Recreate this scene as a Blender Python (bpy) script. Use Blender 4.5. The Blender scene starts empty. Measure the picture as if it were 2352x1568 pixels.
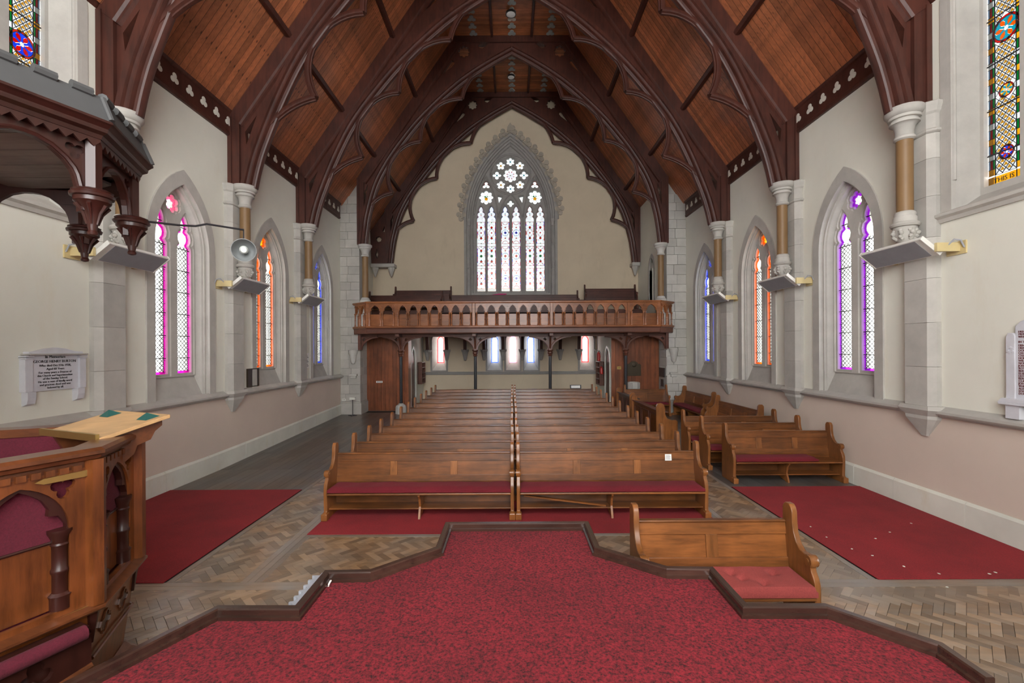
import bpy, bmesh, math, random
from mathutils import Vector, Matrix
from mathutils.geometry import tessellate_polygon, delaunay_2d_cdt
random.seed(7)
PI = math.pi
scene = bpy.context.scene
col = scene.collection

# ------------------------------------------------------------------ camera, sky, exposure
CAMZ = 2.5
cam_d = bpy.data.cameras.new('camera'); cam = bpy.data.objects.new('camera', cam_d); col.objects.link(cam)
cam_d.lens = 16.0; cam_d.sensor_width = 36.0; cam_d.sensor_fit = 'HORIZONTAL'
cam_d.shift_y = 16/2352; cam_d.clip_start = 0.05; cam_d.clip_end = 200
cam.matrix_world = Matrix.Translation((0, 0, CAMZ)) @ Matrix.Rotation(PI/2, 4, 'X') @ Matrix.Rotation(math.radians(-0.3), 4, 'Z')
scene.camera = cam
scene.view_settings.view_transform = 'Standard'; scene.view_settings.look = 'None'
scene.view_settings.gamma = 1.0; scene.view_settings.use_curve_mapping = False
scene.view_settings.exposure = 2.68
world = bpy.data.worlds.new('overcast_sky'); scene.world = world; world.use_nodes = True
bg = world.node_tree.nodes['Background']
bg.inputs[0].default_value = (0.985, 0.985, 0.98, 1); bg.inputs[1].default_value = 1.9

# ------------------------------------------------------------------ materials
def new_mat(name):
    m = bpy.data.materials.new(name); m.use_nodes = True
    nt = m.node_tree; b = nt.nodes['Principled BSDF']
    return m, nt, b
def L(nt, a, b): nt.links.new(a, b)
def coords(nt, scale=(1, 1, 1)):
    tc = nt.nodes.new('ShaderNodeTexCoord'); mp = nt.nodes.new('ShaderNodeMapping')
    mp.inputs['Scale'].default_value = scale; L(nt, tc.outputs['Object'], mp.inputs['Vector'])
    return mp.outputs['Vector']
def noise(nt, vec, scale, detail=4, rough=0.6):
    n = nt.nodes.new('ShaderNodeTexNoise'); n.inputs['Scale'].default_value = scale
    n.inputs['Detail'].default_value = detail; n.inputs['Roughness'].default_value = rough
    L(nt, vec, n.inputs['Vector']); return n.outputs['Fac']
def ramp(nt, fac, stops):
    r = nt.nodes.new('ShaderNodeValToRGB'); els = r.color_ramp.elements
    while len(els) < len(stops): els.new(0.5)
    for e, (p, c) in zip(els, stops): e.position = p; e.color = (*c, 1)
    L(nt, fac, r.inputs['Fac']); return r.outputs['Color']
def mul(c, k): return tuple(x*k for x in c)
def mixc(nt, fac, a, b, mode='MIX'):
    m = nt.nodes.new('ShaderNodeMix'); m.data_type = 'RGBA'; m.blend_type = mode
    for sock, val in ((m.inputs[0], fac), (m.inputs[6], a), (m.inputs[7], b)):
        if isinstance(val, (int, float)): sock.default_value = val
        elif isinstance(val, tuple): sock.default_value = (*val, 1)
        else: L(nt, val, sock)
    return m.outputs[2]
def bump(nt, b, fac, strength, dist=0.01):
    bp = nt.nodes.new('ShaderNodeBump'); bp.inputs['Strength'].default_value = strength
    bp.inputs['Distance'].default_value = dist
    L(nt, fac, bp.inputs['Height']); L(nt, bp.outputs['Normal'], b.inputs['Normal'])
def rnd_tone(nt, lo, hi, island=False):
    oi = nt.nodes.new('ShaderNodeObjectInfo'); v = oi.outputs['Random']
    if island:
        g = nt.nodes.new('ShaderNodeNewGeometry'); a = nt.nodes.new('ShaderNodeMath'); a.operation = 'ADD'
        L(nt, v, a.inputs[0]); L(nt, g.outputs['Random Per Island'], a.inputs[1])
        f = nt.nodes.new('ShaderNodeMath'); f.operation = 'FRACT'; L(nt, a.outputs[0], f.inputs[0]); v = f.outputs[0]
    mr = nt.nodes.new('ShaderNodeMapRange'); L(nt, v, mr.inputs['Value'])
    mr.inputs['To Min'].default_value = lo; mr.inputs['To Max'].default_value = hi
    return mr.outputs[0]
def wood(name, base, axis='X', rough=0.4, tone=(0.8, 1.2), contrast=0.55, scale=9, island=False, knots=False, blotch=0.35, coat=0.0, grey=None):
    m, nt, b = new_mat(name)
    s = {'X': (0.12, 1, 1), 'Y': (1, 0.12, 1), 'Z': (1, 1, 0.12)}[axis]
    v = coords(nt, s); n1 = noise(nt, v, scale*2.2, 5, 0.65)
    c = ramp(nt, n1, [(0.25, mul(base, 1-contrast)), (0.5, base), (0.78, mul(base, 1+contrast*0.7))])
    v2 = coords(nt); n2 = noise(nt, v2, 1.7, 3, 0.6)
    c = mixc(nt, 1.0, c, ramp(nt, n2, [(0.3, mul((1, 1, 1), 1-blotch)), (0.7, (1.12, 1.1, 1.08))]), 'MULTIPLY')
    if knots:
        vo = nt.nodes.new('ShaderNodeTexVoronoi'); vo.inputs['Scale'].default_value = 1.0
        sk = {'X': (2.2, 6, 6), 'Y': (6, 2.2, 6), 'Z': (6, 6, 2.2)}[axis]
        L(nt, coords(nt, sk), vo.inputs['Vector'])
        k = ramp(nt, vo.outputs['Distance'], [(0.05, (0.25, 0.18, 0.16)), (0.16, (1, 1, 1))])
        c = mixc(nt, 1.0, c, k, 'MULTIPLY')
    if grey:
        n3 = noise(nt, coords(nt), 0.9, 3, 0.6)
        c = mixc(nt, ramp(nt, n3, [(0.35, (0, 0, 0)), (0.62, (0.85, 0.85, 0.85))]), c, grey)
    t = rnd_tone(nt, tone[0], tone[1], island)
    cc = nt.nodes.new('ShaderNodeCombineColor')
    for i in range(3): L(nt, t, cc.inputs[i])
    c = mixc(nt, 1.0, c, cc.outputs[0], 'MULTIPLY')
    L(nt, c, b.inputs['Base Color']); b.inputs['Roughness'].default_value = rough
    b.inputs['Coat Weight'].default_value = coat; b.inputs['Coat Roughness'].default_value = 0.15
    bump(nt, b, n1, 0.12, 0.004)
    return m
def plaster(name, base, var=0.08, rough=0.85, scale=0.8, stain=None, bmp=0.1):
    m, nt, b = new_mat(name)
    n = noise(nt, coords(nt), scale, 5, 0.6)
    c = ramp(nt, n, [(0.3, mul(base, 1-var)), (0.7, mul(base, 1+var*0.6))])
    if stain:
        n2 = noise(nt, coords(nt, (1, 1, 0.35)), scale*2.6, 6, 0.7)
        c = mixc(nt, ramp(nt, n2, [(0.56, (0, 0, 0)), (0.8, (0.6, 0.6, 0.6))]), c, stain)
    L(nt, c, b.inputs['Base Color']); b.inputs['Roughness'].default_value = rough
    bump(nt, b, noise(nt, coords(nt), 40, 4), bmp, 0.004)
    return m
def stone(name, base, var=0.14, island=True, tone=(0.88, 1.1)):
    m, nt, b = new_mat(name)
    n = noise(nt, coords(nt), 3.0, 6, 0.65)
    c = ramp(nt, n, [(0.28, mul(base, 1-var)), (0.7, mul(base, 1+var*0.5))])
    t = rnd_tone(nt, tone[0], tone[1], island)
    cc = nt.nodes.new('ShaderNodeCombineColor')
    for i in range(3): L(nt, t, cc.inputs[i])
    c = mixc(nt, 1.0, c, cc.outputs[0], 'MULTIPLY')
    L(nt, c, b.inputs['Base Color']); b.inputs['Roughness'].default_value = 0.85
    bump(nt, b, noise(nt, coords(nt), 25, 5), 0.25, 0.006)
    return m
def carpet(name, base, sc=260, var=0.5):
    m, nt, b = new_mat(name)
    n = noise(nt, coords(nt), sc*0.32, 3, 0.7); n2 = noise(nt, coords(nt), 1.2, 4, 0.6)
    c = ramp(nt, n, [(0.34, mul(base, 1-var)), (0.5, base), (0.7, tuple(min(1, x*(1+var)) for x in base))])
    c = mixc(nt, 1.0, c, ramp(nt, n2, [(0.3, (0.72, 0.7, 0.72)), (0.72, (1.1, 1.1, 1.1))]), 'MULTIPLY')
    L(nt, c, b.inputs['Base Color']); b.inputs['Roughness'].default_value = 0.95
    b.inputs['Sheen Weight'].default_value = 0.08; b.inputs['Sheen Roughness'].default_value = 0.5
    b.inputs['Sheen Tint'].default_value = (*[min(1, x*2+0.15) for x in base], 1)
    bump(nt, b, n, 0.6, 0.006)
    return m
def plain(name, base, rough=0.5, metal=0.0, var=0.06):
    m, nt, b = new_mat(name)
    n = noise(nt, coords(nt), 6, 4)
    L(nt, ramp(nt, n, [(0.3, mul(base, 1-var)), (0.7, mul(base, 1+var))]), b.inputs['Base Color'])
    b.inputs['Roughness'].default_value = rough; b.inputs['Metallic'].default_value = metal
    return m
def glass(name, tint, pattern=0.0):
    m = bpy.data.materials.new(name); m.use_nodes = True; nt = m.node_tree
    for n in list(nt.nodes): nt.nodes.remove(n)
    out = nt.nodes.new('ShaderNodeOutputMaterial'); tr = nt.nodes.new('ShaderNodeBsdfTransparent')
    gl = nt.nodes.new('ShaderNodeBsdfGlossy'); gl.inputs['Roughness'].default_value = 0.15
    mx = nt.nodes.new('ShaderNodeMixShader'); mx.inputs[0].default_value = 0.05
    n = noise(nt, coords(nt), 9, 3)
    L(nt, ramp(nt, n, [(0.3, mul(tint, 0.82)), (0.7, tint)]), tr.inputs[0])
    L(nt, tr.outputs[0], mx.inputs[1]); L(nt, gl.outputs[0], mx.inputs[2]); L(nt, mx.outputs[0], out.inputs[0])
    return m
M = {}
M['cream'] = plaster('cream_wall_paint', (0.745, 0.735, 0.645), 0.06, stain=(0.68, 0.63, 0.5))
M['pink'] = plaster('pinkish_dado_paint', (0.63, 0.525, 0.445), 0.06)
M['tan'] = plaster('tan_gable_plaster', (0.66, 0.555, 0.41), 0.07, stain=(0.52, 0.43, 0.31))
M['stone'] = stone('pale_sandstone', (0.48, 0.46, 0.42))
M['stonegrey'] = stone('grey_tracery_stone', (0.36, 0.345, 0.325))
M['stonewhite'] = stone('whitened_stone', (0.54, 0.525, 0.485))
M['skirt'] = plaster('weathered_skirting_stone', (0.68, 0.68, 0.60), 0.14, stain=(0.58, 0.5, 0.33))
M['boards'] = wood('varnished_ceiling_boards', (0.46, 0.158, 0.068), 'Z', 0.3, (0.72, 1.25), 0.45, 6, knots=True)
M['boardsx'] = wood('varnished_flat_ceiling_boards', (0.42, 0.14, 0.055), 'X', 0.45, (0.75, 1.2), 0.4, 6, island=True)
M['truss'] = wood('dark_red_truss_timber', (0.075, 0.022, 0.014), 'Z', 0.46, (0.9, 1.1), 0.45, 6, coat=0.0)
M['pewx'] = wood('oiled_pew_wood', (0.205, 0.071, 0.018), 'X', 0.34, (0.75, 1.25), 0.6, 8, coat=0.08, blotch=0.5)
M['pewz'] = wood('oiled_pew_end_wood', (0.25, 0.092, 0.025), 'Z', 0.32, (0.85, 1.2), 0.5, 8, coat=0.1, blotch=0.4)
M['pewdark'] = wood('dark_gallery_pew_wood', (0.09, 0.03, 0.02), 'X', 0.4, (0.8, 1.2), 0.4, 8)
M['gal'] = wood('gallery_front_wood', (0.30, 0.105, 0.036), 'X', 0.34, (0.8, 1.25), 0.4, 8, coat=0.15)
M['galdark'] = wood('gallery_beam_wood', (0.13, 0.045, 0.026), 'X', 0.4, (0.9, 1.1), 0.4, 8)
M['lobby'] = wood('lobby_partition_planks', (0.25, 0.075, 0.028), 'Z', 0.38, (0.75, 1.2), 0.4, 7)
M['pulpit'] = wood('orange_brown_pulpit_wood', (0.175, 0.05, 0.013), 'Z', 0.3, (0.9, 1.15), 0.6, 9, coat=0.3, blotch=0.5)
M['pulpitx'] = wood('orange_brown_pulpit_rail_wood', (0.12, 0.037, 0.013), 'X', 0.32, (0.9, 1.15), 0.4, 9, coat=0.3)
M['maho'] = wood('dark_mahogany', (0.04, 0.0105, 0.007), 'Z', 0.36, (0.9, 1.1), 0.35, 7, coat=0.05)
M['desk'] = wood('worn_tan_desk_board', (0.55, 0.33, 0.15), 'X', 0.4, (1, 1), 0.2, 7, blotch=0.3)
M['parquet'] = wood('worn_oak_parquet', (0.30, 0.18, 0.092), 'X', 0.26, (0.6, 1.25), 0.35, 10, island=True, grey=(0.25, 0.205, 0.16), coat=0.2)
M['plank'] = wood('weathered_floor_planks', (0.13, 0.092, 0.066), 'Y', 0.3, (0.7, 1.25), 0.45, 8, island=True, grey=(0.105, 0.105, 0.105))
M['border'] = wood('parquet_border_boards', (0.26, 0.17, 0.105), 'X', 0.28, (0.8, 1.15), 0.35, 8, grey=(0.24, 0.22, 0.2))
M['subfloor'] = plain('dark_subfloor', (0.035, 0.03, 0.026), 0.8)
M['kerb'] = wood('dark_platform_kerb_wood', (0.05, 0.024, 0.017), 'X', 0.26, (0.85, 1.2), 0.4, 8, coat=0.3)
M['carpet'] = carpet('red_aisle_carpet', (0.25, 0.008, 0.013), 240, 0.25)
M['carpetp'] = carpet('red_platform_carpet', (0.165, 0.0065, 0.0125), 170, 0.85)
M['velvet'] = carpet('crimson_velvet', (0.165, 0.007, 0.016), 300, 0.2)
M['velvetd'] = carpet('dull_pulpit_velvet', (0.105, 0.006, 0.018), 300, 0.2)
M['velvetp'] = carpet('rose_velvet', (0.27, 0.042, 0.036), 300, 0.15)
M['shaft'] = plain('brown_painted_column', (0.24, 0.14, 0.06), 0.5)
M['iron'] = plain('black_painted_iron', (0.025, 0.026, 0.03), 0.3)
M['white'] = plain('white_enamel', (0.78, 0.77, 0.72), 0.4)
M['ivory'] = plain('yellowed_heater_bracket', (0.62, 0.5, 0.25), 0.5)
M['heatgrey'] = plain('grey_heater_grille', (0.30, 0.305, 0.33), 0.4, 0.0)
M['brass'] = plain('aged_brass', (0.55, 0.38, 0.13), 0.35, 0.9)
M['bronze'] = plain('dark_bronze', (0.07, 0.055, 0.035), 0.4, 0.6)
M['slate'] = plain('dark_slate', (0.05, 0.042, 0.042), 0.5)
M['marble'] = plain('white_marble', (0.62, 0.62, 0.66), 0.4)
M['letters'] = plain('black_letters', (0.012, 0.012, 0.014), 0.5)
M['redletters'] = plain('dark_red_letters', (0.12, 0.012, 0.012), 0.5)
M['paper'] = plain('white_card', (0.8, 0.8, 0.78), 0.6)
M['lead'] = plain('lead_cames', (0.018, 0.018, 0.02), 0.6)
M['plastic'] = plain('grey_plastic', (0.33, 0.34, 0.37), 0.4)
M['redpaint'] = plain('red_extinguisher_paint', (0.5, 0.02, 0.015), 0.3)
M['trefoil'] = plain('white_plaster_trefoil', (0.7, 0.68, 0.6), 0.7)
M['trefoilg'] = plain('grey_metal_trefoil', (0.33, 0.35, 0.33), 0.6)
M['roofgrey'] = plain('dusty_dark_canopy_roof', (0.055, 0.055, 0.055), 0.7)
M['soffit'] = wood('dusty_grey_soffit_boards', (0.30, 0.275, 0.25), 'X', 0.6, (0.85, 1.1), 0.35, 6)
M['greenfelt'] = plain('dark_green_felt', (0.01, 0.07, 0.06), 0.6)
M['pinkcloth'] = plain('pink_cloth', (0.7, 0.05, 0.25), 0.8)
M['reflect'] = plain('grey_lamp_enamel', (0.2, 0.21, 0.21), 0.3)
M['bulb'] = plain('frosted_bulb', (0.6, 0.64, 0.6), 0.2)
for k, c in dict(clear=(0.9, 0.92, 0.92), milk=(0.62, 0.64, 0.64), magenta=(0.75, 0.06, 0.6), purple=(0.5, 0.1, 0.75), orange=(0.95, 0.33, 0.02),
                 blue=(0.08, 0.2, 0.85), red=(0.75, 0.02, 0.03), green=(0.02, 0.45, 0.16), gold=(0.95, 0.62, 0.08), cyan=(0.05, 0.55, 0.65),
                 pink=(0.95, 0.35, 0.55), yellow=(0.98, 0.75, 0.15), paleblue=(0.6, 0.75, 0.95), rust=(0.75, 0.14, 0.03)).items():
    M['g_'+k] = glass(k+'_glass', c); M['d_'+k] = glass('dense_'+k+'_glass', mul(c, 0.36))
M['d_milk'] = glass('dense_grisaille_glass', (0.315, 0.325, 0.33)); M['d_clear'] = glass('dense_clear_glass', (0.36, 0.37, 0.37))
M['crocket'] = stone('weathered_crocket_stone', (0.42, 0.37, 0.30))

# ------------------------------------------------------------------ mesh helpers
class MB:
    def __init__(s): s.v = []; s.f = []; s.m = []
    def add(s, vs, fs, m=0):
        o = len(s.v); s.v += [tuple(p) for p in vs]
        for f in fs: s.f.append(tuple(i+o for i in f)); s.m.append(m)
        return s
    def box(s, x0, x1, y0, y1, z0, z1, m=0):
        return s.add([(x, y, z) for z in (z0, z1) for y in (y0, y1) for x in (x0, x1)],
                     [(0, 2, 3, 1), (4, 5, 7, 6), (0, 1, 5, 4), (2, 6, 7, 3), (0, 4, 6, 2), (1, 3, 7, 5)], m)
    def beam(s, p, q, w, h, up=(0, 0, 1), m=0):
        p = Vector(p); q = Vector(q); d = (q-p).normalized(); sx = d.cross(Vector(up))
        if sx.length < 1e-4: sx = d.cross(Vector((0, 1, 0)))
        sx.normalize(); u = sx.cross(d); a = sx*w/2; b = u*h/2
        return s.add([p-a-b, p+a-b, p+a+b, p-a+b, q-a-b, q+a-b, q+a+b, q-a+b],
                     [(0, 3, 2, 1), (4, 5, 6, 7), (0, 1, 5, 4), (1, 2, 6, 5), (2, 3, 7, 6), (3, 0, 4, 7)], m)
    def prism(s, loops, fr, t0, t1, m=0, front=True, back=True):
        flat = [p for lp in loops for p in lp]; n = len(flat)
        if len(loops) == 1: tris = [tuple(t) for t in tessellate_polygon([[Vector((u, v, 0)) for u, v in loops[0]]])]; cap = flat
        else:
            ed = []; o = 0
            for lp in loops: k = len(lp); ed += [(o+i, o+(i+1) % k) for i in range(k)]; o += k
            r = delaunay_2d_cdt([Vector(p) for p in flat], ed, [], 0, 1e-6)
            cap = [tuple(p) for p in r[0]]; tris = []
            segs = [(flat[a], flat[b]) for a, b in ed]
            for t in r[2]:
                x = sum(cap[i][0] for i in t)/len(t); y = sum(cap[i][1] for i in t)/len(t); c = False
                for (x1, y1), (x2, y2) in segs:
                    if (y1 > y) != (y2 > y) and x < (x2-x1)*(y-y1)/(y2-y1)+x1: c = not c
                if c: tris.append(tuple(t))
        nc = len(cap)
        vs = [fr(u, v, t0) for u, v in flat]+[fr(u, v, t1) for u, v in flat]
        fs = []
        if front: vs += [fr(u, v, t0) for u, v in cap]; fs += [tuple(i+2*n for i in t) for t in tris]
        if back: vs += [fr(u, v, t1) for u, v in cap]; fs += [tuple(i+2*n+(nc if front else 0) for i in reversed(t)) for t in tris]
        o = 0
        for lp in loops:
            k = len(lp)
            for i in range(k): fs.append((o+i, o+(i+1) % k, n+o+(i+1) % k, n+o+i))
            o += k
        return s.add(vs, fs, m)
    def poly(s, pts, fr, t0, t1, m=0): return s.prism([pts], fr, t0, t1, m)
    def loft(s, rings, closed=True, cap0=False, cap1=False, m=0):
        n = len(rings[0]); vs = [p for r in rings for p in r]; fs = []
        for k in range(len(rings)-1):
            for i in range(n if closed else n-1):
                j = (i+1) % n; fs.append((k*n+i, k*n+j, (k+1)*n+j, (k+1)*n+i))
        if cap0: fs.append(tuple(reversed(range(n))))
        if cap1: fs.append(tuple((len(rings)-1)*n+i for i in range(n)))
        return s.add(vs, fs, m)
    def lathe(s, prof, c=(0, 0, 0), n=16, m=0, cap=True):
        rings = [[(c[0]+r*math.cos(2*PI*i/n), c[1]+r*math.sin(2*PI*i/n), c[2]+z) for i in range(n)] for r, z in prof]
        return s.loft(rings, True, cap, cap, m)
    def ngon(s, prof, c, n, rot, m=0, cap=True):
        rings = [[(c[0]+r*math.cos(rot+2*PI*i/n), c[1]+r*math.sin(rot+2*PI*i/n), c[2]+z) for i in range(n)] for r, z in prof]
        return s.loft(rings, True, cap, cap, m)
    def tube(s, pts, r, n=8, m=0):
        pts = [Vector(p) for p in pts]; rings = []
        for i, p in enumerate(pts):
            t = (pts[min(i+1, len(pts)-1)]-pts[max(i-1, 0)]).normalized()
            a = t.cross(Vector((0, 0, 1)))
            if a.length < 0.05: a = t.cross(Vector((0, 1, 0)))
            a.normalize(); b = t.cross(a)
            rr = r[i] if isinstance(r, (list, tuple)) else r
            rings.append([p+a*rr*math.cos(2*PI*k/n)+b*rr*math.sin(2*PI*k/n) for k in range(n)])
        return s.loft(rings, True, True, True, m)
    def sweepxz(s, path, prof, mirror=False, m=0):
        # path in (x, z); profile in (n, y), n along the left normal of the path
        rings = []; k = len(path)
        for i, (x, z) in enumerate(path):
            a = path[max(i-1, 0)]; b = path[min(i+1, k-1)]
            tx, tz = b[0]-a[0], b[1]-a[1]; l = math.hypot(tx, tz); tx /= l; tz /= l
            nx, nz = -tz, tx
            rings.append([((-1 if mirror else 1)*(x+nx*n), y, z+nz*n) for n, y in prof])
        return s.loft(rings, True, True, True, m)
    def mirrorx(s):
        r = MB(); r.v = [(-x, y, z) for x, y, z in s.v]; r.f = list(s.f); r.m = list(s.m); return r
    def mesh(s, name, mats, smooth=False):
        me = bpy.data.meshes.new(name); me.from_pydata(s.v, [], s.f)
        for mm in (mats if isinstance(mats, (list, tuple)) else [mats]): me.materials.append(mm if not isinstance(mm, str) else M[mm])
        if len(set(s.m)) > 1: me.polygons.foreach_set('material_index', s.m)
        bm = bmesh.new(); bm.from_mesh(me); bmesh.ops.remove_doubles(bm, verts=bm.verts, dist=1e-6); bmesh.ops.recalc_face_normals(bm, faces=bm.faces); bm.to_mesh(me); bm.free()
        if smooth:
            me.polygons.foreach_set('use_smooth', [True]*len(me.polygons))
            try: me.set_sharp_from_angle(angle=math.radians(38))
            except Exception: pass
        return me
def put(name, me, parent=None, loc=None, rotz=0.0, bev=0.0, kind=None):
    o = bpy.data.objects.new(name, me); col.objects.link(o)
    if loc is not None: o.location = loc
    if rotz: o.rotation_euler = (0, 0, rotz)
    if parent is not None:
        o.parent = parent
        if loc is None:
            p = parent; base = Vector((0, 0, 0))
            if parent.get('worldkids'): o.matrix_parent_inverse = Matrix.Translation(-Vector(parent['worldkids']))
            if parent.get('worldkids'): o['worldkids'] = [0.0, 0.0, 0.0]
    if bev:
        b = o.modifiers.new('bevel', 'BEVEL'); b.width = bev; b.segments = 2; b.limit_method = 'ANGLE'; b.angle_limit = math.radians(40)
    if kind: o['kind'] = kind
    return o
def part(name, mb, mats, parent=None, smooth=False, bev=0.0, kind=None): return put(name, mb.mesh(name, mats, smooth), parent, None, 0, bev, kind)
def tag(o, label, cat, group=None):
    o['label'] = label; o['category'] = cat
    if group: o['group'] = group
    return o
def empty(name, loc=(0, 0, 0), rotz=0, world=False):
    o = bpy.data.objects.new(name, None); col.objects.link(o); o.location = loc; o.rotation_euler = (0, 0, rotz); o.empty_display_size = 0.1
    if world: o['worldkids'] = [float(v) for v in loc]
    return o
def thing(name, label, cat, loc=(0, 0, 0), rotz=0, group=None, world=False): return tag(empty(name, loc, rotz, world), label, cat, group)
def struct(name, mb, mats, label=None, smooth=False):
    o = part(name, mb, mats, None, smooth); o['kind'] = 'structure'
    if label: o['label'] = label
    return o
def structe(name, label, loc=(0, 0, 0), world=False):
    o = empty(name, loc, 0, world); o['kind'] = 'structure'; o['label'] = label; return o
fXZ = lambda u, v, w: (u, w, v)      # plate in x-z, thickness along y
fYZ = lambda u, v, w: (w, u, v)      # plate in y-z, thickness along x
fXY = lambda u, v, w: (u, v, w)
def fz(y): return 0.026*max(0.0, y-9.5)
def arch(h, s, a, n=10):
    """right-to-left points of a two-centred pointed arch: half width h, springing s, apex a"""
    r = a-s; R = (h*h+r*r)/(2*h); cx = h-R; th = math.atan2(r, -cx)
    right = [(cx+R*math.cos(th*i/n), s+R*math.sin(th*i/n)) for i in range(n)]
    return right+[(0, a)]+[(-x, z) for x, z in reversed(right)]
def archloop(h, bot, s, a, n=10, cx=0): return [(cx+x, z) for x, z in [(h, bot)]+arch(h, s, a, n)+[(-h, bot)]]
def foil(cx, cz, r, k, n=6, rot=PI/2, lobe=None):
    sn = math.sin(PI/k); q = 1.10; d = r/(1+q*sn); lr = d*q*sn; pts = []
    rho = d*math.cos(PI/k)+math.sqrt(max(0, lr*lr-(d*sn)**2)); half = math.atan2(rho*sn, rho*math.cos(PI/k)-d)
    for i in range(k):
        a0 = rot+2*PI*i/k
        for j in range(n-1):
            a = a0-half+2*half*j/(n-1); pts.append((cx+d*math.cos(a0)+lr*math.cos(a), cz+d*math.sin(a0)+lr*math.sin(a)))
    return pts
def trefoil(cx, cz, r, rot=PI/2): return foil(cx, cz, r, 3, 8, rot)
def inset(loop, d):
    n = len(loop); A = sum(loop[i][0]*loop[(i+1) % n][1]-loop[(i+1) % n][0]*loop[i][1] for i in range(n)); sg = 1 if A > 0 else -1
    out = []
    for i in range(n):
        p0 = loop[i-1]; p = loop[i]; p1 = loop[(i+1) % n]
        e0 = (p[0]-p0[0], p[1]-p0[1]); e1 = (p1[0]-p[0], p1[1]-p[1])
        l0 = math.hypot(*e0) or 1; l1 = math.hypot(*e1) or 1
        n0 = (-e0[1]/l0*sg, e0[0]/l0*sg); n1 = (-e1[1]/l1*sg, e1[0]/l1*sg)
        bx, by = n0[0]+n1[0], n0[1]+n1[1]; bl = math.hypot(bx, by) or 1
        c = max(0.55, (bx*n0[0]+by*n0[1])/bl); out.append((p[0]+bx/bl*d/c, p[1]+by/bl*d/c))
    return out
def catmull(pts, k=5):
    P = [Vector(p) for p in pts]; out = []
    for i in range(len(P)-1):
        a = P[max(i-1, 0)]; b = P[i]; c = P[i+1]; d = P[min(i+2, len(P)-1)]
        for j in range(k):
            t = j/k; out.append(tuple(0.5*((2*b)+(c-a)*t+(2*a-5*b+4*c-d)*t*t+(3*b-a-3*c+d)*t**3)))
    out.append(tuple(P[-1])); return out
def text_mesh(txt, size, name):
    cu = bpy.data.curves.new('t', 'FONT'); cu.body = txt; cu.size = size; cu.align_x = 'CENTER'; cu.resolution_u = 2; cu.extrude = 0.002
    o = bpy.data.objects.new('t', cu); col.objects.link(o); dg = bpy.context.evaluated_depsgraph_get()
    me = bpy.data.meshes.new_from_object(o.evaluated_get(dg)); bpy.data.objects.remove(o); bpy.data.curves.remove(cu); me.name = name
    return me
C = 0.05                     # centre line of the nave
XL, XR = C-6.2, C+6.2        # inner faces of the side walls
YT = [6.88, 10.0, 13.12, 16.2, 19.72]   # roof trusses
YP = 16.3                    # front of the stone piers
YE = 20.0                    # gable wall
EAVE, SLOPE, FLATX = 7.66, 1.44, 2.0
def roofz(x): return EAVE+SLOPE*(6.1-max(FLATX, abs(x-C)))
ZF = EAVE+SLOPE*(6.1-FLATX)

# ------------------------------------------------------------------ floor
floor = struct('floor', MB().add([(-7, -3, -.012), (7, -3, -.012), (7, 9.5, -.012), (-7, 9.5, -.012), (7, 21, fz(21)-.012), (-7, 21, fz(21)-.012)],
               [(0, 1, 2, 3), (3, 2, 4, 5)]).add([(-7, -3, -.3), (7, -3, -.3), (7, 21, -.3), (-7, 21, -.3)], [(0, 3, 2, 1)]), 'subfloor', 'nave floor with parquet, planks and carpets')
KERB = [(2.56, -2.0), (2.56, 2.42), (2.557, 2.708), (2.146, 3.135), (1.612, 3.141), (1.612, 3.663), (1.243, 3.68), (0.772, 4.053), (0.772, 4.637),
        (-0.69, 4.637), (-0.69, 4.06), (-1.149, 3.651), (-1.51, 3.643), (-1.51, 3.145), (-2.044, 3.150), (-2.46, 2.30)]
KT, KP = 0.74, 0.668
def inplat(x, y):
    P = KERB+[(-2.46, -2)]; c = False
    for i in range(len(P)):
        (x1, y1), (x2, y2) = P[i-1], P[i]
        if (y1 > y) != (y2 > y) and x < (x2-x1)*(y-y1)/(y2-y1)+x1: c = not c
    return c
def clip(poly, x0, x1, y0, y1):
    for ax, lim, sg in ((0, x0, 1), (0, x1, -1), (1, y0, 1), (1, y1, -1)):
        out = []
        for i in range(len(poly)):
            a = poly[i-1]; b = poly[i]; da = (a[ax]-lim)*sg; db = (b[ax]-lim)*sg
            if da*db < 0: t = da/(da-db); out.append((a[0]+(b[0]-a[0])*t, a[1]+(b[1]-a[1])*t))
            if db >= 0: out.append(b)
        poly = out
        if not poly: return []
    return poly
BW, BL = 0.075, 0.225
blocks = []
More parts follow.
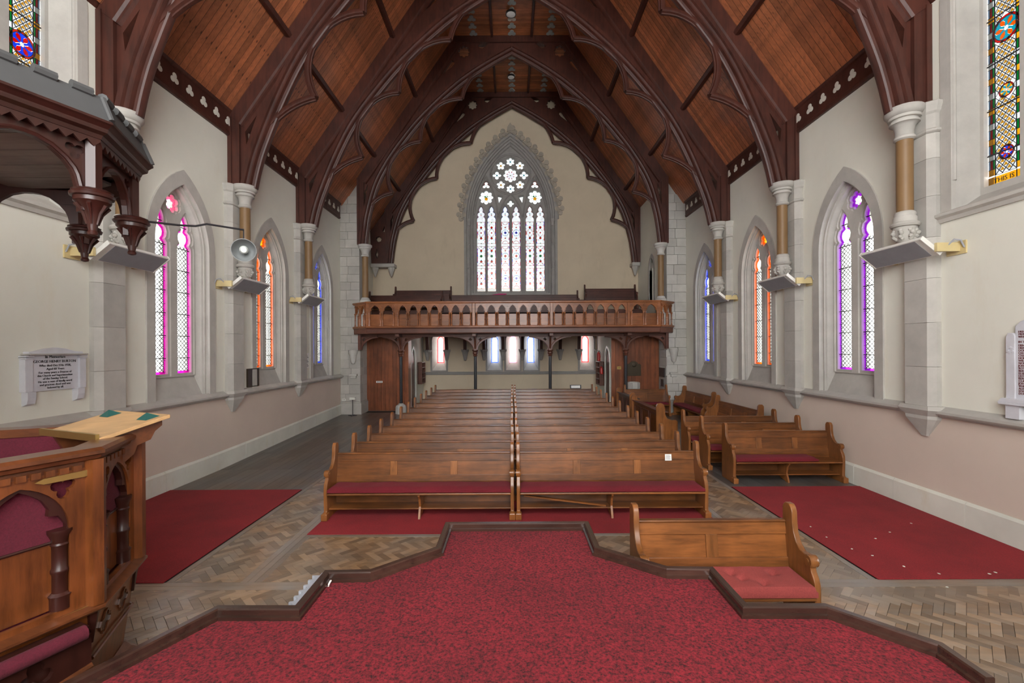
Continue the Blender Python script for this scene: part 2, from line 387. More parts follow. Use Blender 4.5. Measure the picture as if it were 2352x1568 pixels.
def herring(x0, x1, y0, y1, along):
    r2 = math.sqrt(.5); cx, cy = x0, y0; N = int(max(x1-x0, y1-y0)/BW)+8
    for k in range(-N, N):
        for m in range(-N//3-2, N//3+3):
            for vert in (0, 1):
                a0, b0 = k*BW+m*BL, k*BW-m*BL
                if vert: q = [(a0, b0+BW), (a0+BW, b0+BW), (a0+BW, b0+BW+BL), (a0, b0+BW+BL)]
                else: q = [(a0, b0), (a0+BL, b0), (a0+BL, b0+BW), (a0, b0+BW)]
                P = []
                for a, b in q:
                    u, v = (a+b)*r2, (b-a)*r2
                    P.append((cx+u, cy+v) if along == 'X' else (cx+v, cy+u))
                mx = sum(p[0] for p in P)/4; my = sum(p[1] for p in P)/4
                if mx < x0-.3 or mx > x1+.3 or my < y0-.3 or my > y1+.3: continue
                if inplat(mx, my) and all(inplat(*p) for p in P): continue
                Q = clip(P, x0, x1, y0, y1)
                if len(Q) < 3: continue
                area = abs(sum(Q[i-1][0]*Q[i][1]-Q[i][0]*Q[i-1][1] for i in range(len(Q))))/2
                if area < 0.0006: continue
                if along == 'X' and abs(my-2.0) < 0 : continue
                full = len(Q) == 4 and area > BW*BL*0.98
                pys = (1045*mx/max(my, .5), 1045*2.5/max(my, .5))
                vis = abs(pys[0]) < 1176 and pys[1] < 770 and my > 1
                blocks.append((Q, mx, my, full, (along, vert), area/(max(my, 1)**2) if vis else -1))
herring(1.45, XR-.05, 2.0, 4.74, 'X'); herring(XL+.05, -1.4, 2.0, 4.74, 'X')
herring(-2.72, 2.86, 4.9, 6.06, 'X'); herring(-3.66, -2.94, 4.9, 16.0, 'Y'); herring(3.08, 3.82, 4.9, 12.2, 'Y')
blocks.sort(key=lambda b: -b[5] if b[3] else 1)
bmeshes = {}
stuff = MB()
nobj = 0
for Q, mx, my, full, key, sz in blocks:
    z = fz(my)+random.uniform(-.0012, .0006)
    Qi = inset(Q, 0.0012) if full else Q
    if full and sz > 0 and nobj < 300:
        if key not in bmeshes:
            mb = MB(); R = [(p[0]-mx, p[1]-my) for p in Qi]; I2 = inset(R, .0015)
            n = len(R); mb.loft([[(x, y, -.011) for x, y in R], [(x, y, -.0015) for x, y in R], [(x, y, 0) for x, y in I2]], True, False, True)
            bmeshes[key] = mb.mesh('parquet_block', 'parquet')
        o = put('parquet_block', bmeshes[key], floor, (mx, my, z)); nobj += 1
    else:
        stuff.loft([[(x, y, z-.011) for x, y in Qi], [(x, y, z) for x, y in Qi]], True, False, True)
part('parquet_blocks', stuff, 'parquet', floor, kind='stuff')
def floorbox(name, x0, x1, y0, y1, m, t=0.0):
    mb = MB(); z0, z1 = fz(y0)+t, fz(y1)+t
    mb.add([(x0, y0, z0-.011), (x1, y0, z0-.011), (x1, y1, z1-.011), (x0, y1, z1-.011), (x0, y0, z0), (x1, y0, z0), (x1, y1, z1), (x0, y1, z1)],
           [(0, 3, 2, 1), (4, 5, 6, 7), (0, 1, 5, 4), (1, 2, 6, 5), (2, 3, 7, 6), (3, 0, 4, 7)])
    return part(name, mb, m, floor)
for x0, x1 in ((XL+.05, -1.52), (1.62, XR-.05)): floorbox('border_board', x0, x1, 4.742, 4.818, 'border'); floorbox('border_board', x0, x1, 4.821, 4.896, 'border')
for x0 in (-3.74, -2.938, -2.86, -2.782, 3.0, 2.922, 3.825):
    for ya, yb in ((4.9, 9.5), (9.5, 16.2)): floorbox('border_board', x0, x0+.074, ya, yb, 'border')
floorbox('border_board', -2.72, 2.86, 6.065, 6.135, 'border', .004)
def planks(x0, x1, y0, y1, w=.142):
    x = x0; i = 0
    while x < x1-.02:
        e = min(x+w-.0025, x1); ys = sorted([y0, y1, 9.5]+[y0+(y1-y0)*f+random.uniform(-.7, .7) for f in (.3, .66)])
        ys = [v for v in ys if y0 <= v <= y1]
        for a, b in zip(ys, ys[1:]):
            if b-a > .05: floorbox('floor_plank', x, e, a, b-.0015, 'plank', random.uniform(-.0012, .0008))
        x += w; i += 1
planks(XL+.05, -3.745, 8.12, 16.6); planks(3.9, XR-.05, 8.15, 16.6, .16)
floorbox('floor_boarding', -2.7, 2.84, 7.75, 17.0, 'plank')
floorbox('floor_boarding', -5.6, 5.6, 17.0, 20.0, 'plank')
# carpets laid on the floor
def carpetbox(x0, x1, y0, y1, label):
    mb = MB(); mb.box(x0, x1, y0, y1, 0.001, 0.011); return tag(part('carpet', mb, 'carpet', bev=.004), label, 'carpet')
carpetbox(XL+.05, -3.755, 4.88, 8.11, 'red carpet panel beside the left wall next to the pulpit')
carpetbox(3.915, XR-.05, 4.88, 8.14, 'red carpet panel along the right wall in front of the side pews')
carpetbox(-2.78, 2.92, 6.14, 7.74, 'red carpet under the front row of the central pews')

# platform with its carpet and moulded kerb
plat = structe('trim_1', 'raised platform with red carpet and dark stepped wooden kerb', (0, 2.5, 0), True)
PL = KERB+[(-2.46, -2.0)]
part('platform_body', MB().poly(inset(PL, .05), fXY, -.01, KP-.012), 'kerb', plat)
part('platform_carpet', MB().poly(inset(PL, .06), fXY, KP-.012, KP), 'carpetp', plat)
kin = [inset(KERB+[(-2.46, -2.0)], d) for d in (0, .008, .048, .056, .056, .072, .072, .0, .0)]
kz = [KT-.008, KT, KT, KT-.009, KT-.045, KT-.05, KP-.01, -.008, -.008]
n = len(KERB)
for i in range(n-1):
    if i == 0: continue
    mb = MB(); rr = [[(kin[j][q][0], kin[j][q][1], kz[j]) for j in range(8)] for q in (i, i+1)]
    mb.loft(rr, True, True, True); part('kerb', mb, 'kerb', plat)
# ------------------------------------------------------------------ side walls
WY = [8.52, 11.62, 14.72]
LAN = dict(bot=1.60, s=4.42, a=5.87, h=.885)
BIGY, BIGH = 4.95, 1.66
def sidewall(side):
    s = -1 if side == 'left' else 1; X = XL if s < 0 else XR
    fr = lambda u, v, w: (X+s*w, u, v)
    outer = [(-2.5, 1.5), (YP+.5, 1.5), (YP+.5, 8.6), (-2.5, 8.6)]
    holes = [archloop(.885, 1.60, 4.42, 5.87, 10, y) for y in WY]+[archloop(BIGH, 4.42, 7.5, 7.75, 6, BIGY)]
    o = struct('wall_'+side, MB().prism([outer]+holes, fr, 0, .75), 'cream', side+' nave wall with tall lancet windows')
    part('dado', MB().box(*sorted((X, X+s*.75)), -2.5, YP+.5, -.05, 1.5), 'pink', o)
    prof = [(0, 1.47), (.05, 1.47), (.07, 1.50), (.10, 1.50), (.12, 1.525), (.12, 1.56), (0, 1.625)]
    ys = [-2.5]; 
    mb = MB(); mb.loft([[(X-s*a, y, z) for a, z in prof] for y in (-2.5, YP)], True, True, True); part('sill_course', mb, 'stone', o)
    prof2 = [(0, 4.28), (.03, 4.28), (.05, 4.33), (.09, 4.36), (.09, 4.40), (0, 4.44)]
    mb = MB(); mb.loft([[(X-s*a, y, z) for a, z in prof2] for y in (-2.5, YT[0]-.26)], True, True, True); part('upper_sill_course', mb, 'stone', o)
    b = structe('baseboard_'+side, side+' weathered stone skirting', (X, 8, 0), True)
    y = -2.4; random.seed(3 if s < 0 else 5)
    while y < YP-.1:
        l = random.uniform(.85, 1.45); e = min(y+l, YP); mb = MB(); t = .045+random.uniform(-.003, .003)
        z0, z1 = fz(y), fz(e)
        pr = lambda zz: [(0, zz-.06), (t, zz-.06), (t, zz+.325), (.015, zz+.36), (0, zz+.36)]
        mb.loft([[(X-s*a, yy, z) for a, z in pr(zz)] for yy, zz in ((y, z0), (e-.006, z1))], True, True, True)
        part('skirting_stone', mb, 'skirt', b); y = e
    return o
wl = sidewall('left'); wr = sidewall('right')

def light_loop(cx, w, bot, s, top):
    """trefoil-cusped lancet light"""
    h = w/2; k = top-s
    R = [(1, 0), (.97, .1), (.66, .18), (.88, .27), (.93, .38), (.78, .50), (.42, .56), (.56, .66), (.5, .78), (.28, .91), (0, 1.0)]
    r = [(cx+h*a, s+k*b) for a, b in R]
    return [(cx+h, bot)]+r+[(2*cx-x, z) for x, z in reversed(r[:-1])]+[(cx-h, bot)]
def lattice(mb, fr, cx, h, z0, z1, dw, dh, w0, t=.005):
    n = int((z1-z0)/dh)+3
    for sg in (1, -1):
        for i in range(-3, n+3):
            # a line crossing the light from left to right, rising dh per dw
            za = z0+i*dh; pts = []
            rise = 2*h/dw*dh
            a = (cx-h*sg, za); b = (cx+h*sg, za+rise)
            lo, hi = max(0, (z0-a[1])/rise), min(1, (z1-a[1])/rise)
            if hi-lo < .03: continue
            p = (a[0]+(b[0]-a[0])*lo, a[1]+rise*lo); q = (a[0]+(b[0]-a[0])*hi, a[1]+rise*hi)
            mb.beam(fr(p[0], p[1], w0), fr(q[0], q[1], w0), t, t, (1, 0, 0))
def lancet(idx, side, y, border, w_no):
    s = -1 if side == 'left' else 1; X = XL if s < 0 else XR
    win = structe('window_%d' % w_no, '%s-bordered two-light lancet window in the %s wall' % (border, side), (X, y, 1.6), True)
    fr = lambda u, v, w: (X+s*w, y+u, v)
    A0 = archloop(.885, 1.60, 4.42, 5.87); A1 = archloop(.70, 1.60, 4.42, 5.60); A1b = archloop(.66, 1.60, 4.42, 5.55)
    A2 = archloop(.565, 2.0, 4.40, 5.50)
    mb = MB(); mb.prism([A0, A1], fr, -.03, .10); part('stone_surround', mb, 'stone', win)
    mb = MB(); mb.loft([[fr(u, v, w) for u, v in lp] for lp, w in ((A1, .05), (A1b, .05), (A1b, .07), (inset(A1b, .03), .09), (A2, .21))], True)
    part('splayed_reveal', mb, 'stone', win)
    g = border
    lights = [light_loop(c, .37, 2.06, 4.42, 5.1) for c in (-.31, .31)]; fo = foil(0, 5.24, .17, 6)
    mb = MB(); mb.prism([inset(A2, -.02)]+lights+[fo], fr, .20, .36)
    part('tracery', mb, 'stone', win)
    mb = MB(); mb.prism([inset(A2, .0), ]+[inset(l, -.045) for l in lights]+[inset(fo, -.03)], fr, .17, .205); part('tracery_moulding', mb, 'stone', win)
    for c, l in zip((-.31, .31), lights):
        inn = inset(l, .045)
        mb = MB(); mb.prism([inset(l, -.01), inn], fr, .250, .256); part('border_glass', mb, 'g_'+g, win)
        mb = MB(); mb.poly(inset(inn, -.002), fr, .250, .256); part('clear_glass', mb, 'g_clear', win)
        mb = MB(); lattice(mb, fr, c, .14, 2.1, 4.5, .094, .082, .244, .008)
        z = 2.35
        while z < 4.9: mb.beam(fr(c-.185, z, .24), fr(c+.185, z, .24), .014, .014); z += .42
        for sx in (-.14, .14): mb.beam(fr(c+sx, 2.08, .246), fr(c+sx, 4.45, .246), .008, .008, (1, 0, 0))
        z = 2.1
        while z < 4.4:
            for sx in (-.165, .165): mb.beam(fr(c+sx-.02, z, .246), fr(c+sx+.02, z, .246), .007, .007)
            z += .21
        part('lead_lattice', mb, 'lead', win)
    mb = MB(); mb.prism([inset(fo, -.01), foil(0, 5.24, .09, 6)], fr, .25, .256); part('border_glass', mb, 'g_'+('pink' if g == 'magenta' else g), win)
    mb = MB(); mb.poly(foil(0, 5.24, .088, 6), fr, .25, .256); part('clear_glass', mb, 'g_clear' if g != 'orange' else 'g_yellow', win)
    return win
k = 1
for side, cols in (('left', ('magenta', 'orange', 'blue')), ('right', ('purple', 'orange', 'blue'))):
    for i, y in enumerate(WY): lancet(i, side, y, cols[i], k); k += 1

# tall stained windows nearest the camera, partly in frame
def bigwindow(side, w_no):
    s = -1 if side == 'left' else 1; X = XL if s < 0 else XR
    win = structe('window_%d' % w_no, 'large stained-glass window high in the %s wall near the camera' % side, (X, BIGY, 4.42), True)
    fr = lambda u, v, w: (X+s*w, BIGY+u, v)
    T = 7.75
    A0 = archloop(BIGH, 4.42, 7.5, T, 6); A1 = archloop(BIGH-.16, 4.42, 7.48, T-.06, 6); A2 = archloop(BIGH-.24, 4.62, 7.46, T-.12, 6)
    mb = MB(); mb.prism([A0, A1], fr, -.015, .12); part('stone_surround', mb, 'stone', win)
    mb = MB(); mb.loft([[fr(u, v, w) for u, v in lp] for lp, w in ((A1, .05), (inset(A1, .02), .10), (A2, .34))], True); part('splayed_reveal', mb, 'stone', win)
    for sg in (-1, 1):
        mb = MB(); mb.tube([fr(sg*(BIGH-.16), 4.85, .03), fr(sg*(BIGH-.16), 7.6, .03)], .028, 8); part('jamb_roll', mb, 'stone', win, True)
        mb = MB(); mb.tube([fr(sg*(BIGH-.10), 4.85, .0), fr(sg*(BIGH-.10), 7.6, .0)], .016, 8); part('jamb_roll', mb, 'stone', win, True)
    hw = .225; cs = (-1.15, -.385, .385, 1.15); z0, z1 = 4.70, 7.42
    lights = [[(c+hw, z0), (c+hw, z1), (c-hw, z1), (c-hw, z0)] for c in cs]
    mb = MB(); mb.prism([inset(A2, -.02)]+lights, fr, .32, .46); part('tracery', mb, 'stone', win)
    for ci, c in enumerate(cs):
        seen = c > 1          # the light that faces into the frame is leaded piece by piece
        w = .385
        bw = .05; lead = MB()
        def pane(mb, m, nm='pane'): part(nm, mb, m, win)
        # border: red | gold/white blocks | green strips
        for sg in (-1, 1):
            z = z0+.14; i = 0
            while z < z1-.05:
                zz = min(z+.105, z1)
                a0 = c+sg*(hw-.004); a1 = c+sg*(hw-.032); a2 = c+sg*(hw-.062); a3 = c+sg*(hw-.09)
                if i % 2 == 0:
                    pane(MB().poly([(a0, z), (a3, z), (a3, zz-.02), (a0, zz-.02)], fr, w, w+.004), ('d_gold', 'd_milk')[(i//2) % 2])
                else:
                    for (p, q, mm) in ((a0, a1, 'd_paleblue'), (a1, a2, 'd_red'), (a2, a3, 'd_green')):
                        pane(MB().poly([(p, z-.02), (q, z-.02), (q, zz), (p, zz)], fr, w, w+.004), mm)
                        lead.beam(fr(q, z-.02, w-.003), fr(q, zz, w-.003), .006, .006, (1, 0, 0))
                lead.beam(fr(a0, z-.02*(i % 2), w-.003), fr(a3, z-.02*(i % 2), w-.003), .006, .006)
                z = zz; i += 1
            lead.beam(fr(c+sg*(hw-.092), z0, w-.004), fr(c+sg*(hw-.092), z1, w-.004), .009, .006, (1, 0, 0))
        ih = hw-.095; bot = z0+.14
        # lettered strip along the foot
        pane(MB().poly([(c-hw, z0), (c+hw, z0), (c+hw, bot-.02), (c-hw, bot-.02)], fr, w, w+.004), 'd_gold', 'text_band')
        # roundels
        RD = [(5.10, .095, 'd_red', 'd_rust', 'd_blue'), (5.93, .095, 'd_red', 'd_cyan', 'd_gold'), (6.76, .175, 'd_red', 'd_orange', 'd_cyan')]
        if side == 'left': RD = [(5.75, .095, 'd_red', 'd_cyan', 'd_gold'), (6.6, .17, 'd_rust', 'd_red', 'd_blue')]
        discs = []
        for zz, r, m1, m2, m3 in RD:
            for cu in (c-.01,):
                discs.append((cu, zz, r))
                circ = lambda rr, n=20: [(cu+rr*math.cos(2*PI*j/n), zz+rr*math.sin(2*PI*j/n)) for j in range(n)]
                pane(MB().prism([circ(r), circ(r*.84)], fr, w-.002, w+.004), m1)
                pet = MB(); 
                petals = [[(cu+r*.8*math.cos(a+da)*q, zz+r*.8*math.sin(a+da)*q) for da, q in ((0, .26), (.33, .62), (.2, .86), (0, 1.0), (-.2, .86), (-.33, .62))] for a in [2*PI*j/6 for j in range(6)]]
                for pt in petals: pane(MB().poly(pt, fr, w-.002, w+.004), m2)
                pane(MB().prism([circ(r*.83, 24)]+[inset(pt, -.002) for pt in petals]+[circ(r*.19, 8)], fr, w-.001, w+.003), m3)
                pane(MB().poly(circ(r*.185, 8), fr, w-.002, w+.004), 'd_milk')
                for rr in (r, r*.84):
                    p = circ(rr); p.append(p[0]); lead.tube([fr(a, b, w-.004) for a, b in p], .004, 4)
        # diamond quarries with gold motifs
        dw, dh = .085, .105
        nx = int(2*ih/dw)+2; nz = int((z1-bot)/dh)+2
        for iz in range(-1, nz*2):
            for ix in range(-nx, nx+1):
                qx = c+ix*dw/2*2*.5*2*.5+(iz % 2)*dw/2*.0; qx = c+(ix+(iz % 2)*.5)*dw; qz = bot+iz*dh/2
                d = [(qx+dw/2, qz), (qx, qz+dh/2), (qx-dw/2, qz), (qx, qz-dh/2)]
                if qz > z1 or qx > c+ih+dw/2 or qx < c-ih-dw/2: continue
                if any(math.hypot(qx-a, qz-b) < r+.01 for a, b, r in discs): continue
                q = clip(d, c-ih, c+ih, bot-.01, z1)
                if len(q) < 3: continue
                ok = seen
                if not ok: continue
                if abs(sum(q[i-1][0]*q[i][1]-q[i][0]*q[i-1][1] for i in range(len(q))))/2 < .0006: continue
                pane(MB().poly(inset(q, .003), fr, w, w+.003), 'd_milk')
                if len(q) == 4: pane(MB().poly(trefoil(qx, qz, .026), fr, w-.004, w-.002), 'g_gold', 'motif')
                for (p_, q_) in zip(q, q[1:]+q[:1]): lead.beam(fr(*p_, w-.002), fr(*q_, w-.002), .0075, .006, (1, 0, 0))
        if not seen:
            pane(MB().poly([(c-ih, bot), (c+ih, bot), (c+ih, z1), (c-ih, z1)], fr, w+.004, w+.007), 'd_milk', 'glass_sheet')
        if not seen: lattice(lead, fr, c, ih, bot, z1, dw, dh, w-.002, .006)
        z = z0+.42
        while z < z1: lead.beam(fr(c-hw, z, w-.01), fr(c+hw, z, w-.01), .014, .014); z += .62
        part('lead_cames', lead, 'lead', win)
    me = text_mesh('THIS IS', .085, 'lettering')
    o = put('lettering', me, win); o.matrix_parent_inverse = Matrix.Translation(-Vector((X, BIGY, 4.42)))
    o.matrix_basis = Matrix.Translation(fr(cs[3]+.02, z0+.03, .378)) @ Matrix.Rotation(-s*PI/2, 4, 'Z') @ Matrix.Rotation(PI/2, 4, 'X')
    me.materials.append(M['letters'])
bigwindow('left', 7); bigwindow('right', 8)

# ------------------------------------------------------------------ wall shafts, pilasters
def column(side, i, y, label):
    s = -1 if side == 'left' else 1; X = XL if s < 0 else XR
    t = thing('wall_shaft', label, 'column', (X, y, 1.2), 0, 'stone wall shafts carrying the roof trusses', True)
    fr = lambda u, v, w: (X-s*w, y+u, v)
    pl = [(-.26, 0), (-.26, .07), (-.19, .15), (.19, .15), (.26, .07), (.26, 0)]
    zs = [1.56, 2.2, 2.85, 3.5, 4.1, 4.7, 5.25, 5.62]
    for a, b in zip(zs, zs[1:]):
        mb = MB(); mb.loft([[fr(u, z, w) for u, w in pl] for z in (a, b-.004)], True, True, True); part('pilaster_block', mb, 'stone', t)
    grow = lambda k: [(u*k, w*k) for u, w in pl]
    mb = MB(); mb.loft([[fr(u, z, w) for u, w in grow(k)] for z, k in ((5.62, 1), (5.64, 1.12), (5.67, 1.12), (5.69, 1.0), (5.9, 1.0), (5.93, 1.1), (5.97, 1.14), (6.02, 1.2), (6.06, 1.2), (6.08, 1.1))], True, True, True)
    part('pilaster_cap', mb, 'stone', t)
    cx = X-s*.30; c = (cx, y, 0)
    part('shaft', MB().lathe([(.105, 4.5), (.105, 5.64)], c, 20), 'shaft', t, True)
    part('capital', MB().lathe([(.11, 5.60), (.135, 5.62), (.135, 5.65), (.115, 5.67), (.115, 5.74), (.135, 5.82), (.165, 5.845), (.185, 5.85), (.185, 5.88), (.165, 5.885), (.165, 5.91), (.20, 5.915), (.20, 5.955), (.215, 5.96), (.245, 6.0), (.25, 6.03), (.25, 6.055), (.235, 6.08)], c, 24), 'stone', t, True)
    part('shaft_base', MB().lathe([(.14, 4.29), (.17, 4.30), (.185, 4.33), (.17, 4.36), (.145, 4.37), (.145, 4.44), (.13, 4.46), (.135, 4.49), (.125, 4.52), (.11, 4.53)], c, 24), 'stone', t, True)
    lc = part('leaf_corbel', MB().lathe([(.05, 4.05), (.10, 4.10), (.13, 4.17), (.135, 4.25), (.15, 4.29)], c, 20), 'stone', t, True)
    for j in range(7):
        a = PI*(.5 if s < 0 else 1.5)-PI*.9+j*PI*.3 if False else j*2*PI/7
        mb = MB(); ca, sa = math.cos(a), math.sin(a)
        for q, (rr, z, rad) in enumerate(((.125, 4.24, .036), (.15, 4.20, .034), (.135, 4.15, .03), (.11, 4.12, .028))):
            mb.lathe([(rad*.2, -rad), (rad*.85, -rad*.5), (rad, 0), (rad*.85, rad*.5), (rad*.2, rad)], (cx+rr*math.cos(a+.12*(q % 2)), y+rr*math.sin(a+.12*(q % 2)), z), 7)
        part('leaf', mb, 'stone', lc, True)
    mb = MB(); mb.loft([[fr(u, z, w) for u, w in grow(k)] for z, k in ((1.62, 1.25), (1.56, 1.35), (1.52, 1.2), (1.47, 1.0), (1.42, .97), (1.18, .28), (1.15, .22))], True, True, True)
    part('drop_corbel', mb, 'stone', t)
    return t
names = {0: 'nearest the camera', 1: 'between the first two lancet windows', 2: 'between the orange and blue lancet windows'}
for side in ('left', 'right'):
    for i in range(3): column(side, i, YT[i], 'stone wall shaft with brown column, %s wall, %s' % (side, names[i]))

# ------------------------------------------------------------------ stone piers flanking the gallery
def coursed(name, parent, x0, x1, y0, y1, zb, zt, m, bw, rough, nx=2):
    """a face of squared stones: thin slabs, individually sized, on a core"""
    random.seed(sum(map(ord, name))+int(abs(x0)*10)); z = zb; r = 0
    while z < zt-.05:
        h = random.uniform(.27, .36); z2 = min(z+h, zt)
        alongx = abs(x1-x0) > abs(y1-y0)
        lo, hi = (x0, x1) if alongx else (y0, y1); lo, hi = min(lo, hi), max(lo, hi)
        cuts = [lo]+sorted([lo+(hi-lo)*(random.uniform(.38, .62) if (r % 2) else random.uniform(.25, .45))])+[hi]
        for a, b in zip(cuts, cuts[1:]):
            d = random.uniform(0, rough); mb = MB()
            if alongx: mb.box(a+.003, b-.003, y0-d, y1, z+.003, z2-.003)
            else:
                xx = x0+(d if x1 < x0 else -d)
                mb.box(*sorted((xx, x1)), a+.003, b-.003, z+.003, z2-.003)
            part('stone_block', mb, m, parent, bev=.008 if rough > .01 else .003)
        z = z2; r += 1
for side in ('left', 'right'):
    s = -1 if side == 'left' else 1; Xi = C+s*5.5; Xo = C+s*6.9; b = fz(YP)
    pts = [(Xi, -.05), (Xo, -.05), (Xo, 7.0), (C+s*6.1, EAVE+.1), (Xi, roofz(Xi)+.1)]
    y1 = 17.05
    o = struct('wall_%s_pier' % side, MB().poly(pts, fXZ, YP+.04, y1), 'stone', side+' stone pier beside the gallery')
    a, c_ = sorted((Xi-s*.001, C+s*6.2))
    coursed('f'+side, o, a, c_, YP, YP+.05, b+.45, 8.0, 'stone' if s < 0 else 'stonewhite', .4, .004 if s < 0 else .022)
    coursed('s'+side, o, Xi-s*.012, Xi+s*.04, YP, y1, b+.45, 3.0, 'stone' if s < 0 else 'stonewhite', .4, .004 if s < 0 else .02)
    mb = MB(); a, c_ = sorted((Xi-s*.06, C+s*6.2)); mb.box(a, c_, YP-.05, y1, b-.05, b+.40)
    a, c_ = sorted((Xi-s*.03, C+s*6.2)); mb.box(a, c_, YP-.025, y1, b+.40, b+.45); part('plinth', mb, 'stone', o, bev=.01)
    # corbels that receive the gallery brackets, and a moulded stop below
    cx = Xi+s*.22
    t = part('bracket_corbel', MB().lathe([(.05, 1.98), (.09, 2.05), (.13, 2.3), (.155, 2.36), (.165, 2.42), (.165, 2.47)], (cx, YP-.06, 0), 12), 'stonewhite', o, True)
    mb = MB(); mb.box(cx-.14, cx+.14, YP-.12, YP+.05, 1.55, 1.62); mb.box(cx-.10, cx+.10, YP-.08, YP+.05, 1.46, 1.55); part('moulded_stop', mb, 'stonewhite', o, bev=.01)
# upper walls of the gallery space
struct('wall_gallery_left', MB().box(C-6.9, C-6.15, 17.05, YE+.5, -.05, 9.0), 'cream', 'left wall of the gallery space')
og = struct('wall_gallery_right', MB().prism([[(17.05, -.05), (YE+.5, -.05), (YE+.5, 9.2), (17.05, 9.2)], archloop(.3, 4.3, 5.6, 6.05, 6, 18.0)], lambda u, v, w: (C+5.5+w, u, v), 0, .5), 'cream', 'right wall of the gallery space with a pointed niche')
part('niche_back', MB().box(C+5.75, C+5.85, 17.6, 18.4, 4.2, 6.2), 'stone', og)
part('niche_surround', MB().prism([archloop(.42, 4.3, 5.6, 6.22, 6, 18.0), archloop(.3, 4.3, 5.6, 6.05, 6, 18.0)], lambda u, v, w: (C+5.5+w, u, v), -.03, .1), 'stone', og)

# ------------------------------------------------------------------ gable wall with the great window and the small lancets under the gallery
GX = -0.03
lanX = [-3.2, -.777, .04, .838, 3.28]
gw = [(-7, -.05), (7, -.05), (7, 7.5), (C+2.1, 13.9), (C-2.1, 13.9), (-7, 7.5)]
GO = archloop(2.05, 4.55, 8.15, 11.95, 14, GX)
holes = [GO]+[archloop(.31, 1.55, 2.85, 3.2, 5, x) for x in lanX]
gable = struct('wall_end', MB().prism([gw]+holes, fXZ, YE, YE+.6), 'tan', 'tan plastered gable wall behind the gallery')
part('string_course', MB().box(-4.0, 4.0, YE-.06, YE+.02, 1.36, 1.49), 'stonegrey', gable, bev=.02)
part('string_course_lip', MB().box(-4.0, 4.0, YE-.085, YE+.02, 1.45, 1.49), 'stonegrey', gable, bev=.01)
win = structe('window_9', 'great traceried stained-glass window in the gable wall above the gallery', (GX, YE, 4.55), True)
fr = lambda u, v, w: (GX+u, YE+w, v)
def AL(h, bot, s, a): return archloop(h, bot, s, a, 14)
rings = [(AL(2.05, 4.55, 8.15, 11.95), -.04), (AL(1.95, 4.55, 8.15, 11.83), -.05), (AL(1.92, 4.55, 8.15, 11.8), .02), (AL(1.86, 4.6, 8.15, 11.73), .03), (AL(1.84, 4.6, 8.15, 11.7), .1),
         (AL(1.78, 4.65, 8.15, 11.62), .11), (AL(1.76, 4.68, 8.15, 11.6), .18), (AL(1.70, 4.75, 8.15, 11.52), .22), (AL(1.66, 4.8, 8.15, 11.46), .34)]
part('moulded_jamb', MB().loft([[fr(u, v, w) for u, v in lp] for lp, w in [(rings[0][0], .05)]+rings], True), 'stonegrey', win)
LW = .365; lx = [-1.327, -.858, -.245, .245, .858, 1.327]
lights = [light_loop(x, LW, 5.06, 8.30, 8.88) for x in lx]
foils = [(0, 10.25, .33, 8, 'c8'), (-1.09, 9.26, .325, 8, 's8'), (1.09, 9.26, .325, 8, 's8'), (-1.09, 9.80, .19, 3, 't3'), (1.09, 9.80, .19, 3, 't3'), (0, 8.98, .16, 4, 'q4')]
for j in range(8):
    a = PI/2-j*PI/4; foils.append((.605*math.cos(a), 10.25+.605*math.sin(a), .205, (6, 5, 4, 5)[j % 4], 'r%d' % j))
fl = [foil(x, z, r, k, 6, PI/2 if kk not in ('r2', 'r6') else 0) for x, z, r, k, kk in foils]
tri = [[(.33, 9.28), (.56, 9.34), (.51, 9.03)], [(-.33, 9.28), (-.51, 9.03), (-.56, 9.34)]]
tri = [[(.36, 9.27), (.57, 9.32), (.52, 9.0)], [(-.36, 9.27), (-.52, 9.0), (-.57, 9.32)]]
part('tracery', MB().prism([AL(1.70, 4.78, 8.15, 11.52)]+lights+fl+tri, fr, .33, .50), 'stonegrey', win)
part('tracery_face', MB().prism([AL(1.69, 4.78, 8.15, 11.50)]+[inset(l, -.03) for l in lights]+[inset(f, -.025) for f in fl]+[inset(t, -.02) for t in tri], fr, .29, .335), 'stonegrey', win)
def arcpts(cx, cz, r, a0, a1, n): return [(cx+r*math.cos(a0+(a1-a0)*i/n), cz+r*math.sin(a0+(a1-a0)*i/n)) for i in range(n+1)]
ring = arcpts(0, 10.25, .88, 0, 2*PI, 40)
part('rose_ring', MB().tube([fr(u, v, .27) for u, v in ring], .045, 8), 'stonegrey', win, True)
for c in (-1.09, 0, 1.09):
    hh = .52; sub = [(c+u, v) for u, v in AL(hh, 8.2, 8.2, 9.40 if c == 0 else 10.2)]
    part('sub_arch', MB().tube([fr(u, v, .275) for u, v in sub], .035, 8), 'stonegrey', win, True)
for x in (-.553, .553, -1.60, 1.60): part('mullion', MB().tube([fr(x, 4.8, .27), fr(x, 8.3, .27)], .05, 8), 'stonegrey', win, True)
for x in (-1.0925, 0, 1.0925): part('mullion', MB().tube([fr(x, 4.8, .28), fr(x, 8.4, .28)], .03, 8), 'stonegrey', win, True)
for sg in (-1, 1):
    part('jamb_shaft', MB().lathe([(.07, 4.6), (.07, 4.72), (.095, 4.76), (.07, 4.8), (.058, 4.84), (.058, 6.0), (.08, 6.02), (.08, 6.05), (.058, 6.07), (.058, 7.05), (.08, 7.07), (.08, 7.1), (.058, 7.12),
         (.058, 7.9), (.08, 7.92), (.065, 7.96), (.075, 8.08), (.11, 8.14), (.11, 8.2)], (GX+sg*1.845, YE+.06, 0), 12), 'stonegrey', win, True)
part('window_sill', MB().box(GX-1.75, GX+1.75, YE+.1, YE+.5, 4.78, 4.95), 'stonegrey', win)
